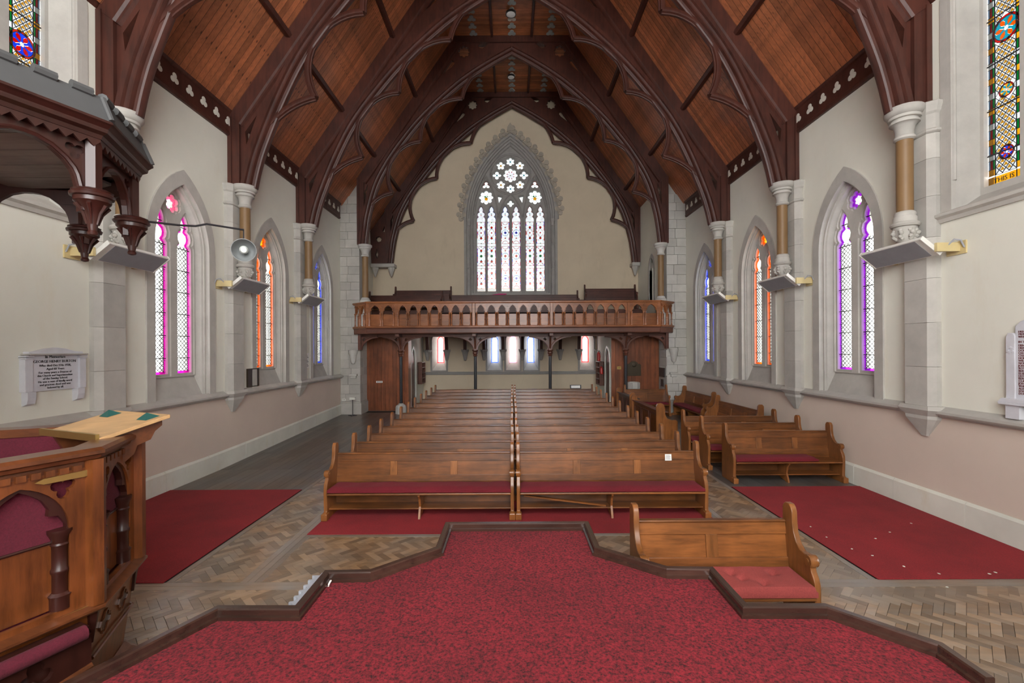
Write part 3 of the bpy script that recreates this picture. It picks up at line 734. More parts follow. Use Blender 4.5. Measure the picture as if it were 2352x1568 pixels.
# crockets up the hood and the finial
hood = AL(2.12, 8.15, 8.15, 12.05)
hp = []
for i in range(len(hood)-1):
    for t in (0, .25, .5, .75): hp.append((hood[i][0]+(hood[i+1][0]-hood[i][0])*t, hood[i][1]+(hood[i+1][1]-hood[i][1])*t))
acc = 0; last = hp[0]; 
for i in range(1, len(hp)-1):
    acc += math.dist(hp[i], hp[i-1])
    if acc > .37:
        acc = 0; x, z = hp[i]; dx, dz = hp[i+1][0]-hp[i-1][0], hp[i+1][1]-hp[i-1][1]; l = math.hypot(dx, dz); nx, nz = dz/l, -dx/l
        if nx*x < 0: nx, nz = -nx, -nz
        ang = math.atan2(nz, nx); mb = MB()
        up_ = ang+(.55 if x > 0 else -.55); mb.poly(foil(x+nx*.06, z+nz*.06, .235, 3, 7, up_), fr, -.05, .0); mb.poly(foil(x+nx*.10+.02*(1 if x > 0 else -1), z+nz*.10+.03, .085, 3, 6, up_+.4), fr, -.085, -.045); mb.poly(foil(x+nx*.01, z+nz*.01-.05, .07, 3, 6, up_-.5), fr, -.08, -.045)
        part('crocket', mb, 'crocket', win)
part('finial', MB().poly([(-.16, 12.0), (-.12, 12.22), (0, 12.4), (.12, 12.22), (.16, 12.0), (0, 12.08)], fr, -.06, .0), 'crocket', win)
hi = AL(2.10, 8.15, 8.15, 12.02)[1:-1]; ho = AL(2.05, 8.15, 8.15, 11.95)[1:-1]
part('hood_mould', MB().loft([[fr(u, v, -.09) for u, v in hi], [fr(u*1.012, v+.02, -.03) for u, v in hi], [fr(u, v, -.02) for u, v in ho], [fr(u, v, -.09) for u, v in ho]], False), 'stonegrey', win)
# stained glass of the six lights
GM = ['g_milk', 'g_red', 'g_blue', 'g_rust', 'g_green', 'g_cyan', 'g_magenta', 'g_gold', 'g_purple', 'g_clear']
lead_i = len(GM)
random.seed(11)
def disc(mb, x, z, r, m, w=.398, n=8, sx=1):
    r *= 1.2; mb.poly([(x+r*sx*math.cos(2*PI*i/n), z+r*math.sin(2*PI*i/n)) for i in range(n)], fr, w, w+.004, m)
for li, (x, l) in enumerate(zip(lx, lights)):
    part('light_glass', MB().poly(inset(l, -.01), fr, .41, .416), 'd_milk', win)
    mb = MB(); z = 5.18
    zb = [(5.18, 6.10), (6.20, 7.08), (7.19, 8.17)]
    for z0, z1 in zb:
        z = z0
        while z < z1-.01:
            zz = min(z+random.uniform(.035, .09), z1)
            for sg in (-1, 1):
                if random.random() < (.8 if sg > 0 else .62):
                    mm = random.choice([1, 1, 1, 2, 6, 8, 1, 3]); a = x+sg*LW/2; b = x+sg*(LW/2-random.uniform(.02, .036))
                    mb.poly([(a, z), (b, z), (b, zz), (a, zz)], fr, .400, .404, mm)
            z = zz
        for zz, hh in ((z0, .012), (z1-.012, .012)): mb.poly([(x-LW/2, zz), (x+LW/2, zz), (x+LW/2, zz+hh), (x-LW/2, zz+hh)], fr, .400, .404, 1)
        cz = (z0+z1)/2
        if li in (2, 3):
            sq = .045; mm = 3 if z0 > 6.15 and z0 < 7 else 2
            disc(mb, x, cz, .055, mm, n=4); disc(mb, x, cz, .022, 1, .394)
            for dz in (-.24, .24): disc(mb, x, cz+dz, .032, 3, n=4); disc(mb, x, cz+dz*.5, .012, 2); 
            mb.tube([fr(u, v, .40) for u, v in arcpts(x, cz, .14, 0, 2*PI, 18)], .007, 4, 5)
            for e, q in ((z0, 1), (z1, -1)): mb.tube([fr(u, v, .40) for u, v in arcpts(x, e, .13, 0, q*PI, 10)], .008, 4, 1)
        else:
            mid = z0 > 6.15 and z0 < 7
            disc(mb, x, cz, .05 if mid else .028, 4 if mid else 1)
            if mid: disc(mb, x, cz, .024, 5, .394)
            for dz in (-.24, .24): disc(mb, x, cz+dz, .05, 3, n=5); disc(mb, x, cz+dz-.055*(1 if dz > 0 else -1), .022, 5)
            for e in (z0+.02, z1-.03): disc(mb, x, e, .028, 4, n=3)
            for q in (-1, 1):
                for sg in (-1, 1):
                    if mid: p, r = (x+q*.16, cz+sg*.42), (x, cz+sg*.26)
                    else: p, r = (x, cz+sg*.22), (x+q*.15, cz)
                    mb.beam(fr(*p, .40), fr(*r, .40), .011, .006, (0, 1, 0), 1)
                    disc(mb, x+q*.10, cz+sg*.33, .012, 5)
    for zz in (5.08, 5.16): mb.poly([(x-LW/2, zz), (x+LW/2, zz), (x+LW/2, zz+.012), (x-LW/2, zz+.012)], fr, .40, .404, 7)
    for q in range(9): mb.poly([(x-.15+q*.035, 5.105), (x-.132+q*.035, 5.105), (x-.135+q*.035, 5.145), (x-.15+q*.035, 5.14)], fr, .40, .404, lead_i)
    inn = inset(l, .016)
    mb.prism([[p for p in inset(l, -.008) if p[1] > 8.25], [p for p in inn if p[1] > 8.25]], fr, .400, .404, random.choice((1, 2, 6)))
    disc(mb, x, 8.47, .03, 3, n=3); disc(mb, x, 8.53, .02, 5)
    part('stained_pattern', mb, GM+['lead'], win)
for (x, z, r, k, kk), f in zip(foils, fl):
    part('foil_glass', MB().poly(inset(f, -.01), fr, .41, .416), 'd_clear', win)
    mb = MB()
    for j in range(k):
        a = PI/2+2*PI*j/k+PI/k; mb.beam(fr(x, z, .404), fr(x+r*.62*math.cos(a), z+r*.62*math.sin(a), .404), .008, .006, (0, 1, 0), lead_i)
    if kk == 'c8':
        for j in range(8): a = PI/8+j*PI/4; disc(mb, x+.16*math.cos(a), z+.16*math.sin(a), .024, 1, n=4)
        mb.tube([fr(u, v, .40) for u, v in arcpts(x, z, .12, 0, 2*PI, 16)], .006, 4, 8)
    elif kk == 's8': disc(mb, x, z-.06, .07, 7, n=5); disc(mb, x-.05, z+.04, .03, 4); disc(mb, x+.05, z+.05, .02, 4)
    elif kk in ('r1', 'r3', 'r5', 'r7'): disc(mb, x, z, .035, 7)
    elif kk.startswith('r'): disc(mb, x, z, .03, 5)
    elif kk == 't3': mb.prism([inset(f, -.008), inset(f, .02)], fr, .40, .404, 3)
    part('stained_pattern', mb, GM+['lead'], win)
for t in tri: part('foil_glass', MB().poly(inset(t, -.01), fr, .41, .416), 'd_clear', win)
# five small lancets
for i, x in enumerate(lanX):
    w2 = structe('window_%d' % (10+i), 'small lancet with a coloured border under the gallery, %s from the left' % ('first', 'second', 'third', 'fourth', 'fifth')[i], (x, YE, 1.55), True)
    f2 = lambda u, v, w: (x+u, YE+w, v)
    A, B = archloop(.31, 1.55, 2.85, 3.2, 5), archloop(.15, 1.87, 2.86, 3.06, 5)
    part('stone_surround', MB().prism([archloop(.385, 1.495, 2.85, 3.3, 5), A], f2, -.03, .05), 'stonegrey', w2)
    part('splayed_reveal', MB().loft([[f2(u, v, w) for u, v in lp] for lp, w in ((A, 0), (B, .45))], True), 'stonewhite', w2)
    bc = ('red', 'blue', 'purple', 'blue', 'red')[i]
    bi = inset(B, .035); part('border_glass', MB().prism([inset(B, -.02), bi], f2, .46, .465), 'g_'+(bc if bc != 'purple' else 'pink'), w2)
    part('clear_glass', MB().poly(bi, f2, .46, .465), 'g_clear', w2)
    mb = MB(); z = 1.95
    while z < 2.9:
        for sg in (-1, 1): mb.beam(f2(sg*.15, z, .455), f2(sg*.112, z, .455), .006, .006)
        z += .1
    part('lead_lines', mb, 'lead', w2)
# corbels with timber struts carrying the back of the gallery
for i, x in enumerate([-3.69, -2.85, -2.05, -1.22, -.39, .45, 1.27, 2.1, 2.93, 3.78]):
    t = thing('wall_corbel', 'grey stone corbel with timber strut under the gallery, %s from the left' % ('first', 'second', 'third', 'fourth', 'fifth', 'sixth', 'seventh', 'eighth', 'ninth', 'tenth')[i], 'corbel', (x, YE, 2.0), 0, 'row of corbels on the end wall under the gallery', True)
    part('corbel_stone', MB().ngon([(.035, 1.98), (.06, 2.0), (.14, 2.36), (.17, 2.38), (.17, 2.44)], (x, YE-.12, 0), 8, PI/8), 'stonegrey', t)
    mb = MB()
    for j in range(7): a = PI*(1+j/6); mb.lathe([(.02, 2.44), (.02, 2.465)], (x+.15*math.cos(a), YE-.12+.15*math.sin(a), 0), 6)
    part('billet_moulding', mb, 'stonegrey', t)
    part('timber_strut', MB().beam((x, YE-.13, 2.44), (x, YE-.13-(.25 if i % 2 else .12), 3.2), .13, .14, (0, 1, 0)), 'truss', t)

# ------------------------------------------------------------------ roof: boards, purlins, cornices, flat ceiling
shell = [(C-6.9, EAVE-.95), (C-FLATX, ZF+.06), (C+FLATX, ZF+.06), (C+6.9, EAVE-.95)]
so = [(x, z+.3) for x, z in shell]
sf = [(C-6.2, EAVE-.08), (C-FLATX, ZF+.06), (C+FLATX, ZF+.06), (C+6.2, EAVE-.08)]; sfo = [(x, z+.3) for x, z in sf]
ceil = struct('ceiling', MB().poly(shell+list(reversed(so)), fXZ, YT[0]-.1, YE+.6).poly(sf+list(reversed(sfo)), fXZ, -2.9, YT[0]-.1), 'truss', 'boarded timber roof with flat collar ceiling')
BAYS = [(YT[0]-3.1, YT[0]), (YT[0], YT[1]), (YT[1], YT[2]), (YT[2], YT[3]), (YT[3], YT[4])]
slen = math.hypot(6.1-FLATX, ZF-EAVE); ndir = Vector((SLOPE, 0, 1)).normalized()
bmesh_cache = {}
def board_mesh(w, s):
    key = (round(w, 4), s)
    if key not in bmesh_cache:
        mb = MB(); g = .001
        P = lambda x, d: (s*(x+ndir.x*-d*0), 0, 0)
        ring = []
        for yy, d in ((-w/2+.003, .03), (-w/2+.003, 0), (w/2-.003, 0), (w/2-.003, .03)):
            ring.append((yy, d))
        a, b = (6.12, EAVE-.02), (FLATX, ZF)
        R0 = [(s*(a[0]+ndir.x*d), yy, a[1]+ndir.z*d) for yy, d in ring]; R1 = [(s*(b[0]+ndir.x*d), yy, b[1]+ndir.z*d) for yy, d in ring]
        mb.loft([R0, R1], True, True, True); mb.m = [1, 0, 1, 1, 0, 0]
        bmesh_cache[key] = mb.mesh('ceiling_board', ['boards', 'subfloor'])
    return bmesh_cache[key]
for a, b in BAYS:
    nb = 22; w = (b-a)/nb
    for s in (-1, 1):
        for i in range(nb): put('ceiling_board', board_mesh(w, s), ceil, (C, a+(i+.5)*w, 0))
flat = MB(); y = BAYS[0][0]
while y < YE:
    flat.box(C-FLATX-.02, C+FLATX+.02, y+.003, y+.112, ZF-.005, ZF+.02); y += .115
part('flat_ceiling_boards', flat, 'boardsx', ceil, kind='stuff')
for a, b in BAYS:
    for s in (-1, 1):
        for px in (4.89, 3.43):
            p = Vector((C+s*px, 0, roofz(C+px)-.05)); mb = MB(); n2 = Vector((-s*SLOPE, 0, -1)).normalized(); t2 = Vector((s*1, 0, -SLOPE)).normalized()
            pr = [(-.07, -.03), (-.07, .05), (-.035, .1), (.035, .1), (.07, .05), (.07, -.03)]
            mb.loft([[tuple(p+t2*u+n2*v+Vector((0, y, 0))) for u, v in pr] for y in (a, b)], True, True, True); part('purlin', mb, 'truss', ceil)
        for px in (.7,):
            mb = MB(); x = C+s*px; mb.box(x-.045, x+.045, a, b, ZF-.09, ZF); part('ceiling_rib', mb, 'truss', ceil, bev=.02)
trefmesh = {}
for bi, (a, b) in enumerate(BAYS[:4]):
    if bi == 0: continue
    b2 = min(b, YP)
    for s in (-1, 1):
        X = XL if s < 0 else XR; fr2 = lambda u, v, w: (X-s*w, u, v)
        prof = [(0, 7.14), (.05, 7.14), (.075, 7.18), (.06, 7.22), (.06, 7.62), (.085, 7.64), (.11, 7.68), (.13, 7.74), (0, 7.80)]
        mb = MB(); mb.loft([[fr2(y, z, d) for d, z in prof] for y in (a, b2)], True, True, True)
        co = part('cornice', mb, 'truss', ceil)
        nt_ = 8
        for i in range(nt_):
            y = a+(b2-a)*(i+.5)/nt_; key = s
            if key not in trefmesh:
                trefmesh[key] = MB().poly(trefoil(0, 0, .105), lambda u, v, w: (-s*w, u, v), -.005, .006).mesh('trefoil_inlay', 'trefoil')
            o = put('trefoil_inlay', trefmesh[key], co, (X-s*.062, y, 7.42)); 
tm = MB().poly(trefoil(0, 0, .15, -PI/2), fXY, -.025, 0).mesh('trefoil_vent', 'trefoilg'); tm2 = tm.copy(); tm2.materials[0] = M['trefoil']
for (a, b), nn in ((BAYS[3], 8), (BAYS[4], 9), (BAYS[2], 7)):
    for i in range(nn):
        for x in (-1.35, 0, 1.35):
            put('trefoil_vent', tm2 if (x == 0 and i % 4 == 1) else tm, ceil, (C+x, a+.35+(b-a-.6)*i/(nn-1), ZF-.006))

# unseen wall behind the camera, its tall window added to carry the daylight
bk = struct('wall_back', MB().prism([[(-7, -.05), (7, -.05), (7, 7.5), (C+2.1, 13.9), (C-2.1, 13.9), (-7, 7.5)], archloop(3.0, 2.6, 7.0, 11.5, 10, C)], fXZ, -2.9, -2.4), 'cream', 'unseen wall behind the camera with a tall pointed window added to let in daylight')
def portal(loc, rot, sx, sy):
    d = bpy.data.lights.new('window_portal', 'AREA'); d.shape = 'RECTANGLE'; d.size = sx; d.size_y = sy; d.cycles.is_portal = True
    o = bpy.data.objects.new('window_portal', d); col.objects.link(o); o.location = loc; o.rotation_euler = rot
portal((C, -2.95, 7.05), (PI/2, 0, PI), 6.1, 9.0)
portal((-.03, YE+.65, 8.2), (PI/2, 0, 0), 3.6, 7.2)
for s_ in (-1, 1):
    portal((C+s_*7.0, BIGY, 6.1), (PI/2, 0, s_*-PI/2 if s_ > 0 else PI/2), 3.3, 3.5)
    for y_ in WY: portal((C+s_*7.0, y_, 3.75), (PI/2, 0, -PI/2 if s_ > 0 else PI/2), 1.3, 3.8)

# ------------------------------------------------------------------ trusses
RIB = [(5.80, 6.06), (5.70, 6.5), (5.53, 7.03), (5.11, 8.05), (4.62, 8.99), (3.95, 9.9), (3.14, 10.83), (1.97, 11.9), (.94, 12.6), (0, 13.12)]
RIB4 = [(5.34, 6.2), (5.27, 6.8), (5.16, 7.4), (4.9, 8.3), (4.52, 9.05), (3.93, 9.9), (3.14, 10.83), (1.97, 11.9), (.94, 12.6), (0, 13.12)]
CUSP = [(1.78, 11.4), (3.27, 9.88), (4.33, 8.02)]
_h = [(-.15, .09), (-.12, .155), (-.04, .155), (-.025, .11), (.02, .10), (.035, .125), (.065, .125), (.08, .06), (.12, .05), (.14, .075), (.165, .06), (.18, .02)]
RIBP = _h+[(n_, -y_) for n_, y_ in reversed(_h)]
FOILP = [(-.07, -.06), (-.07, .06), (-.01, .08), (.03, .07), (.045, .03), (.065, .025), (.065, -.025), (.045, -.03), (.03, -.07), (-.01, -.08)]
def seg_arc(p, q, sag, n=14):
    """arc from p to q bulging towards +normal (left of p->q) by sag"""
    p = Vector(p); q = Vector(q); m = (p+q)/2; d = (q-p); h = d.length/2; nrm = Vector((-d.y, d.x)).normalized()
    R = (h*h+sag*sag)/(2*sag); c = m-nrm*(R-sag); out = []
    a0 = math.atan2(p.y-c.y, p.x-c.x); a1 = math.atan2(q.y-c.y, q.x-c.x)
    while a1-a0 > PI: a1 -= 2*PI
    while a1-a0 < -PI: a1 += 2*PI
    return [(c.x+R*math.cos(a0+(a1-a0)*i/n), c.y+R*math.sin(a0+(a1-a0)*i/n)) for i in range(n+1)]
def ribdist(path, p, d):
    best = None
    for i in range(len(path)-1):
        a = Vector(path[i]); b = Vector(path[i+1]); e = b-a; den = d.x*e.y-d.y*e.x
        if abs(den) < 1e-9: continue
        t = ((a.x-p.x)*e.y-(a.y-p.y)*e.x)/den; u = ((a.x-p.x)*d.y-(a.y-p.y)*d.x)/den
        if t > 0 and -.01 <= u <= 1.01 and (best is None or t < best): best = t
    return best or .4
def half_truss(rib, post_o, foot, extra=False):
    path = catmull(rib, 5); R = {}
    R['arch_rib'] = [MB().sweepxz(path, RIBP)]
    po = post_o; pi_ = po-.22
    ztop = roofz(C+po)
    R['wall_post'] = [MB().box(pi_, po, -.12, .12, foot, min(ztop, 13)), MB().box(po-.06, po+.02, -.15, .15, foot, ztop)]
    # principal rafter under the boards, set down .34 with a roll along its soffit
    a = Vector((po, ztop)); b = Vector((FLATX, ZF)); nn = Vector((-SLOPE, -1)).normalized()
    rp = [(-.02, -.13), (-.02, .13), (.26, .13), (.29, .10), (.33, .10), (.36, .05), (.36, -.05), (.33, -.10), (.29, -.10), (.26, -.13)]
    R['rafter'] = [MB().loft([[(q.x+nn.x*u, y, q.y+nn.y*u) for u, y in rp] for q in (a, b)], True, True, True)]
    # spandrel board between rib and rafter, pierced
    rf = lambda x: EAVE+SLOPE*(6.1-max(FLATX, x))
    outer = [(x, z) for x, z in path if z > foot+.02]+[(0, ZF-.05), (FLATX, ZF-.05)]+[(po-.02, ztop-.06), (po-.02, foot+.02)]
    holes = []
    if po > 5.9: holes.append([(5.60, 7.62), (5.86, 7.26), (5.83, 6.98)])
    else: holes.append([(5.13, 8.36), (5.29, 8.0), (5.27, 7.55)])
    holes.append(foil(1.70, 13.04, .21, 8, 5))
    holes.append([(.82, 13.33), (1.02, 13.33), (1.16, 13.28), (1.2, 13.22), (1.14, 13.15), (1.05, 13.13)])
    holes.append([(2.06, 12.72), (2.16, 12.74), (2.24, 12.66), (2.5, 12.28), (2.52, 12.2), (2.12, 12.5), (2.04, 12.6)])
    R['spandrel_board'] = [MB().prism([outer]+holes, fXZ, -.055, .055)]
    nodes = [(.62, 12.72)]+CUSP+[(rib[1][0]+.02, rib[1][1]+.1)]
    if po < 5.9: nodes[3] = (4.28, 8.05)
    R['cusp_foil'] = []
    for p, q in zip(nodes, nodes[1:]):
        P, Q = Vector(p), Vector(q); m = (P+Q)/2; d = Q-P; nrm = Vector((-d.y, d.x)).normalized()
        sag = max(.12, min(ribdist(path, m, nrm)-.10, d.length*.48)); arcp = seg_arc(p, q, sag, 14)
        R['cusp_foil'].append(MB().sweepxz(list(reversed(arcp)), FOILP))
    R['collar_beam'] = [MB().box(-.02, FLATX+.05, -.14, .14, ZF-.24, ZF-.02)]
    return R
cache_h = {}
LBL = ['cusped timber roof truss nearest the camera, cut off at the top of the picture', 'second cusped timber roof truss from the camera', 'third cusped timber roof truss from the camera',
       'cusped timber roof truss rising from the columns on the gallery', 'farthest cusped timber roof truss, against the gable wall']
for ti, y in enumerate(YT):
    narrow = ti >= 3
    key = narrow
    if key not in cache_h:
        H = half_truss(RIB4 if narrow else RIB, 5.48 if narrow else 6.17, 6.2 if narrow else 6.06)
        D = []
        for nm, mbs in H.items():
            for mb in mbs: D.append((nm, mb.mesh(nm, 'truss', nm in ('arch_rib', 'cusp_foil')), mb.mirrorx().mesh(nm, 'truss', nm in ('arch_rib', 'cusp_foil'))))
        cache_h[key] = D
    t = thing('roof_truss', LBL[ti], 'roof truss', (C, y, 6.06 if not narrow else 6.2), 0, 'cusped timber roof trusses')
    z0 = t.location.z
    for nm, m1, m2 in cache_h[key]:
        for m in (m1, m2): put(nm, m, t, (0, 0, -z0))
    if ti == 4:
        o = MB().prism([[(-5.3, 6.15), (-6.1, 6.15), (-6.15, 7.6), (-5.3, 8.7)], foil(-5.78, 7.25, .13, 8, 5), [(-5.86, 6.4), (-5.93, 6.6), (-5.88, 6.85), (-5.81, 6.6)], [(-5.62, 7.6), (-5.52, 7.55), (-5.42, 7.95), (-5.46, 8.0)]], fXZ, -.06, .06)
        put('pierced_board', o.mesh('pierced_board', 'truss'), t, (0, 0, -z0))
    if ti == 3:
        for s in (-1, 1):
            cx = C+s*5.26; c = thing('gallery_shaft', 'brown column with stone capital standing on the gallery, %s end' % ('left' if s < 0 else 'right'), 'column', (cx, y, 4.0), 0, 'brown columns on the gallery', True)
            part('shaft', MB().lathe([(.105, 4.3), (.105, 5.82)], (cx, y, 0), 18), 'shaft', c, True)
            part('capital', MB().lathe([(.11, 5.78), (.14, 5.8), (.14, 5.83), (.12, 5.85), (.13, 5.95), (.18, 6.05), (.2, 6.06), (.2, 6.1), (.24, 6.14), (.24, 6.2)], (cx, y, 0), 20), 'stonewhite', c, True)
            part('base', MB().lathe([(.2, 3.2), (.2, 4.16), (.19, 4.19), (.19, 4.22), (.15, 4.26), (.15, 4.29), (.12, 4.33)], (cx, y, 0), 18), 'stonewhite', c, True)
    if ti == 4:
        for s in (-1, 1):
            xs = [C+s*5.3] if s > 0 else [C-5.25, C-5.95]
            c = thing('truss_corbel', 'pale stone corbel under the %s foot of the farthest truss' % ('left' if s < 0 else 'right'), 'corbel', (xs[0], y, 5.6), 0, None, True)
            a, b = (min(xs)-.17, max(xs)+.17); part('corbel_slab', MB().box(a, b, y-.2, YE-.001, 6.02, 6.18), 'stone', c, bev=.03)
            for x in xs: part('corbel_drop', MB().ngon([(.02, 5.62), (.04, 5.66), (.14, 5.95), (.15, 6.02)], (x, y-.02, 0), 8, PI/8), 'stone', c)

# ------------------------------------------------------------------ gallery
gal = thing('gallery', 'carved wooden gallery with arcaded parapet across the far end of the nave', 'gallery', (C, 16, 3.0), 0, None, True)
YG = 15.7
def parapet(P, Q, n, infill='gal'):
    P = Vector((*P, 0)); Q = Vector((*Q, 0)); d = (Q-P); Ln = d.length; d.normalize(); nr = Vector((d.y, -d.x, 0))   # nr points to the nave
    fr = lambda u, v, w: tuple(P+d*u+nr*(-w)+Vector((0, 0, v)))
    w = Ln/n; holes = []; h = w*.385
    for i in range(n):
        c = (i+.5)*w; holes.append([(c+x, z) for x, z in [(h, 3.745), (h, 3.75), (h*.93, 3.80), (h*.72, 3.83), (h*.80, 3.87), (h*.55, 3.93), (h*.28, 3.975), (0, 4.0)]+
                                    [(-h*.28, 3.975), (-h*.55, 3.93), (-h*.80, 3.87), (-h*.72, 3.83), (-h*.93, 3.80), (-h, 3.75), (-h, 3.745)]])
    for i in range(n):
        a, b = i*w, (i+1)*w; hl = holes[i]
        lp = [(a, 3.735), (hl[-1][0], 3.735)]+list(reversed(hl))[0:]+[(hl[0][0], 3.735), (b, 3.735), (b, 4.06), (a, 4.06)]
        part('arch_panel', MB().poly(lp, fr, -.035, .035), 'gal', gal)
        part('arch_moulding', MB().tube([fr(u, v, -.04) for u, v in [(hl[0][0]+.012, 3.75)]+[((i+.5)*w+(x-(i+.5)*w)*1.09, z+.012) for x, z in (hl[2], hl[4], hl[5], hl[6], hl[7], hl[8], hl[9], hl[10], hl[12])]+[(hl[-1][0]-.012, 3.75)]], .011, 5), 'gal', gal, True)
        c = (i+.5)*w
        part('infill_panel', MB().box(0, 1, 0, 1, 0, 1) if False else MB().poly([(a+.02, 3.30), (b-.02, 3.30), (b-.02, 3.70), (a+.02, 3.70)], fr, .05, .07), 'gal', gal)
    for i in range(n+1):
        for e in ((-.034, .034) if 0 < i < n else ((.036,) if i == 0 else (-.036,))):
            p = fr(i*w+e, 0, -.045)
            part('colonnette', MB().lathe([(.036, 3.29), (.036, 3.33), (.027, 3.345), (.022, 3.36), (.022, 3.50), (.031, 3.51), (.031, 3.525), (.022, 3.535), (.022, 3.68), (.03, 3.69), (.025, 3.70), (.04, 3.735), (.04, 3.75)], p, 8), 'gal', gal, True)
        if True:
            u = min(max(i*w, .05), Ln-.05)
            part('rosette', MB().prism([[(u+.045*math.cos(2*PI*j/12), 3.985+.045*math.sin(2*PI*j/12)) for j in range(12)], foil(u, 3.985, .036, 3, 5, -PI/2)], fr, -.055, -.03), 'gal', gal)
    return fr, Ln
def rail_run(pts, prof, name, m):
    """sweep a moulding along a horizontal polyline (front edge towards the nave)"""
    for P, Q in zip(pts, pts[1:]):
        P = Vector((*P, 0)); Q = Vector((*Q, 0)); d = (Q-P).normalized(); nr = Vector((d.y, -d.x, 0)); e = d*.004
        part(name, MB().loft([[tuple(R+nr*o+Vector((0, 0, z))) for o, z in prof] for R in (P-e, Q+e)], True, True, True), m, gal)
GP = [(-5.62, 16.28), (-4.99, YG), (5.10, YG), (5.73, 16.28)]
secs = [(-4.93, -4.03, 2), (-3.94, -1.38, 7), (-1.25, 1.31, 7), (1.42, 3.97, 7), (4.08, 5.04, 2)]
for a, b, n_ in secs: parapet((a, YG), (b, YG), n_)
parapet((-5.56, 16.23), (-5.04, YG+.05), 2); parapet((5.15, YG+.05), (5.67, 16.23), 2)
for x in (-4.965, -3.985, -1.315, 1.365, 4.025, 5.07): part('parapet_post', MB().box(x-.05, x+.05, YG-.045, YG+.06, 3.24, 4.07), 'gal', gal, bev=.008)
rail_run(GP, [(-.12, 4.06), (.05, 4.06), (.06, 4.08), (.09, 4.09), (.09, 4.12), (.06, 4.14), (-.12, 4.15)], 'rail', 'gal')
rail_run(GP, [(-.08, 3.23), (.06, 3.23), (.085, 3.25), (.085, 3.275), (.05, 3.30), (-.08, 3.30)], 'sill_rail', 'gal')
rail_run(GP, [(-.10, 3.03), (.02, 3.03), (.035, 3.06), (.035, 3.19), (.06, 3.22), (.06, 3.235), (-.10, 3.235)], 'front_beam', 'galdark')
rail_run(GP, [(-.02, 3.30), (.0, 3.30), (.0, 4.06), (-.02, 4.06)], 'x', 'gal') if False else None
# floor of the gallery with its stepped tiers
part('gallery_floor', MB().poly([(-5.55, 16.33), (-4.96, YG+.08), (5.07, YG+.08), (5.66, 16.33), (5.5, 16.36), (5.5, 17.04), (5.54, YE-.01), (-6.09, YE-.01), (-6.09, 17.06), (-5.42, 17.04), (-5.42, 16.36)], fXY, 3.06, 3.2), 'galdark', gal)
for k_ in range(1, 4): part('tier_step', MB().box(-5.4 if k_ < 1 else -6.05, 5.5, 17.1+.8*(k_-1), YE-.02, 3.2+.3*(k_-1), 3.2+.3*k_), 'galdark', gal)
# iron columns with bracket arches
CX = [-4.0, -1.32, 1.37, 4.09]; YC = 16.38
def bracket(x, s, y, reach, z0, z1, nm='bracket', w=.07):
    """curved bracket springing from (x, z0) outwards to x+s*reach at z1"""
    P = [(x+s*reach*(1-math.cos(t)), z0+(z1-z0)*math.sin(t)) for t in [PI/2*i/10 for i in range(11)]]
    b = part(nm, MB().sweepxz(P, [(-.035, -w/2), (-.035, w/2), (.02, w/2), (.04, w/4), (.04, -w/4), (.02, -w/2)]), 'galdark', gal, True)
    tri_ = [(x, z0+.05)]+[(px, pz) for px, pz in P[2:9]]+[(x+s*reach*.8, z1), (x, z1)]
    cx_, cz_ = x+s*reach*.2, z1-(z1-z0)*.22
    part('pierced_spandrel', MB().prism([tri_, foil(cx_, cz_, .06, 4, 5, 0)], fXZ, y-.02, y+.02) if False else MB().prism([[(u, v) for u, v in tri_], foil(cx_, cz_, .07, 4, 5, 0)], lambda u, v, q: (u, y+q, v), -.02, .02), 'galdark', b)
    b.data.transform(Matrix.Translation((0, y, 0))); return b
for x in CX:
    c = part('iron_column', MB().lathe([(.055, fz(YC)+.3), (.055, 2.26)], (x, YC, 0), 14), 'iron', gal, True)
    part('column_capital', MB().ngon([(.06, 2.22), (.085, 2.25), (.07, 2.28), (.10, 2.33), (.10, 2.36), (.08, 2.38), (.12, 2.43), (.12, 2.46)], (x, YC, 0), 8, PI/8), 'galdark', c)
    part('column_base', MB().ngon([(.2, fz(YC)-.02), (.2, fz(YC)+.24), (.17, fz(YC)+.30), (.09, fz(YC)+.34), (.09, fz(YC)+.37)], (x, YC, 0), 8, PI/8), 'stonewhite', c)
    part('bracket_post', MB().box(x-.05, x+.05, YC-.05, YC+.05, 2.46, 3.06), 'galdark', c)
    for s in (-1, 1): bracket(x+s*.04, s, YC, .72 if abs(x) < 2 or s*x < 0 else .6, 2.46, 2.93)
    part('cross_beam', MB().box(x-.07, x+.07, YG+.1, YE-.05, 2.93, 3.06), 'galdark', gal, bev=.01)
    mb = MB(); mb.tube([(x, YC-.05, 2.5), (x, YC-.12, 2.75), (x, YC-.28, 2.9), (x, YC-.5, 2.98)], .035, 6); part('front_knee', mb, 'galdark', gal, True)
part('front_lintel', MB().box(-5.4, 5.5, YC-.06, YC+.06, 2.93, 3.05), 'galdark', gal, bev=.01)
for s in (-1, 1): bracket(C+s*5.44, -s, YC-.12, .6, 2.47, 2.93); part('wall_bracket_post', MB().box(C+s*5.47-.05, C+s*5.47+.05, YP-.14, YP-.02, 2.47, 3.05), 'galdark', gal)

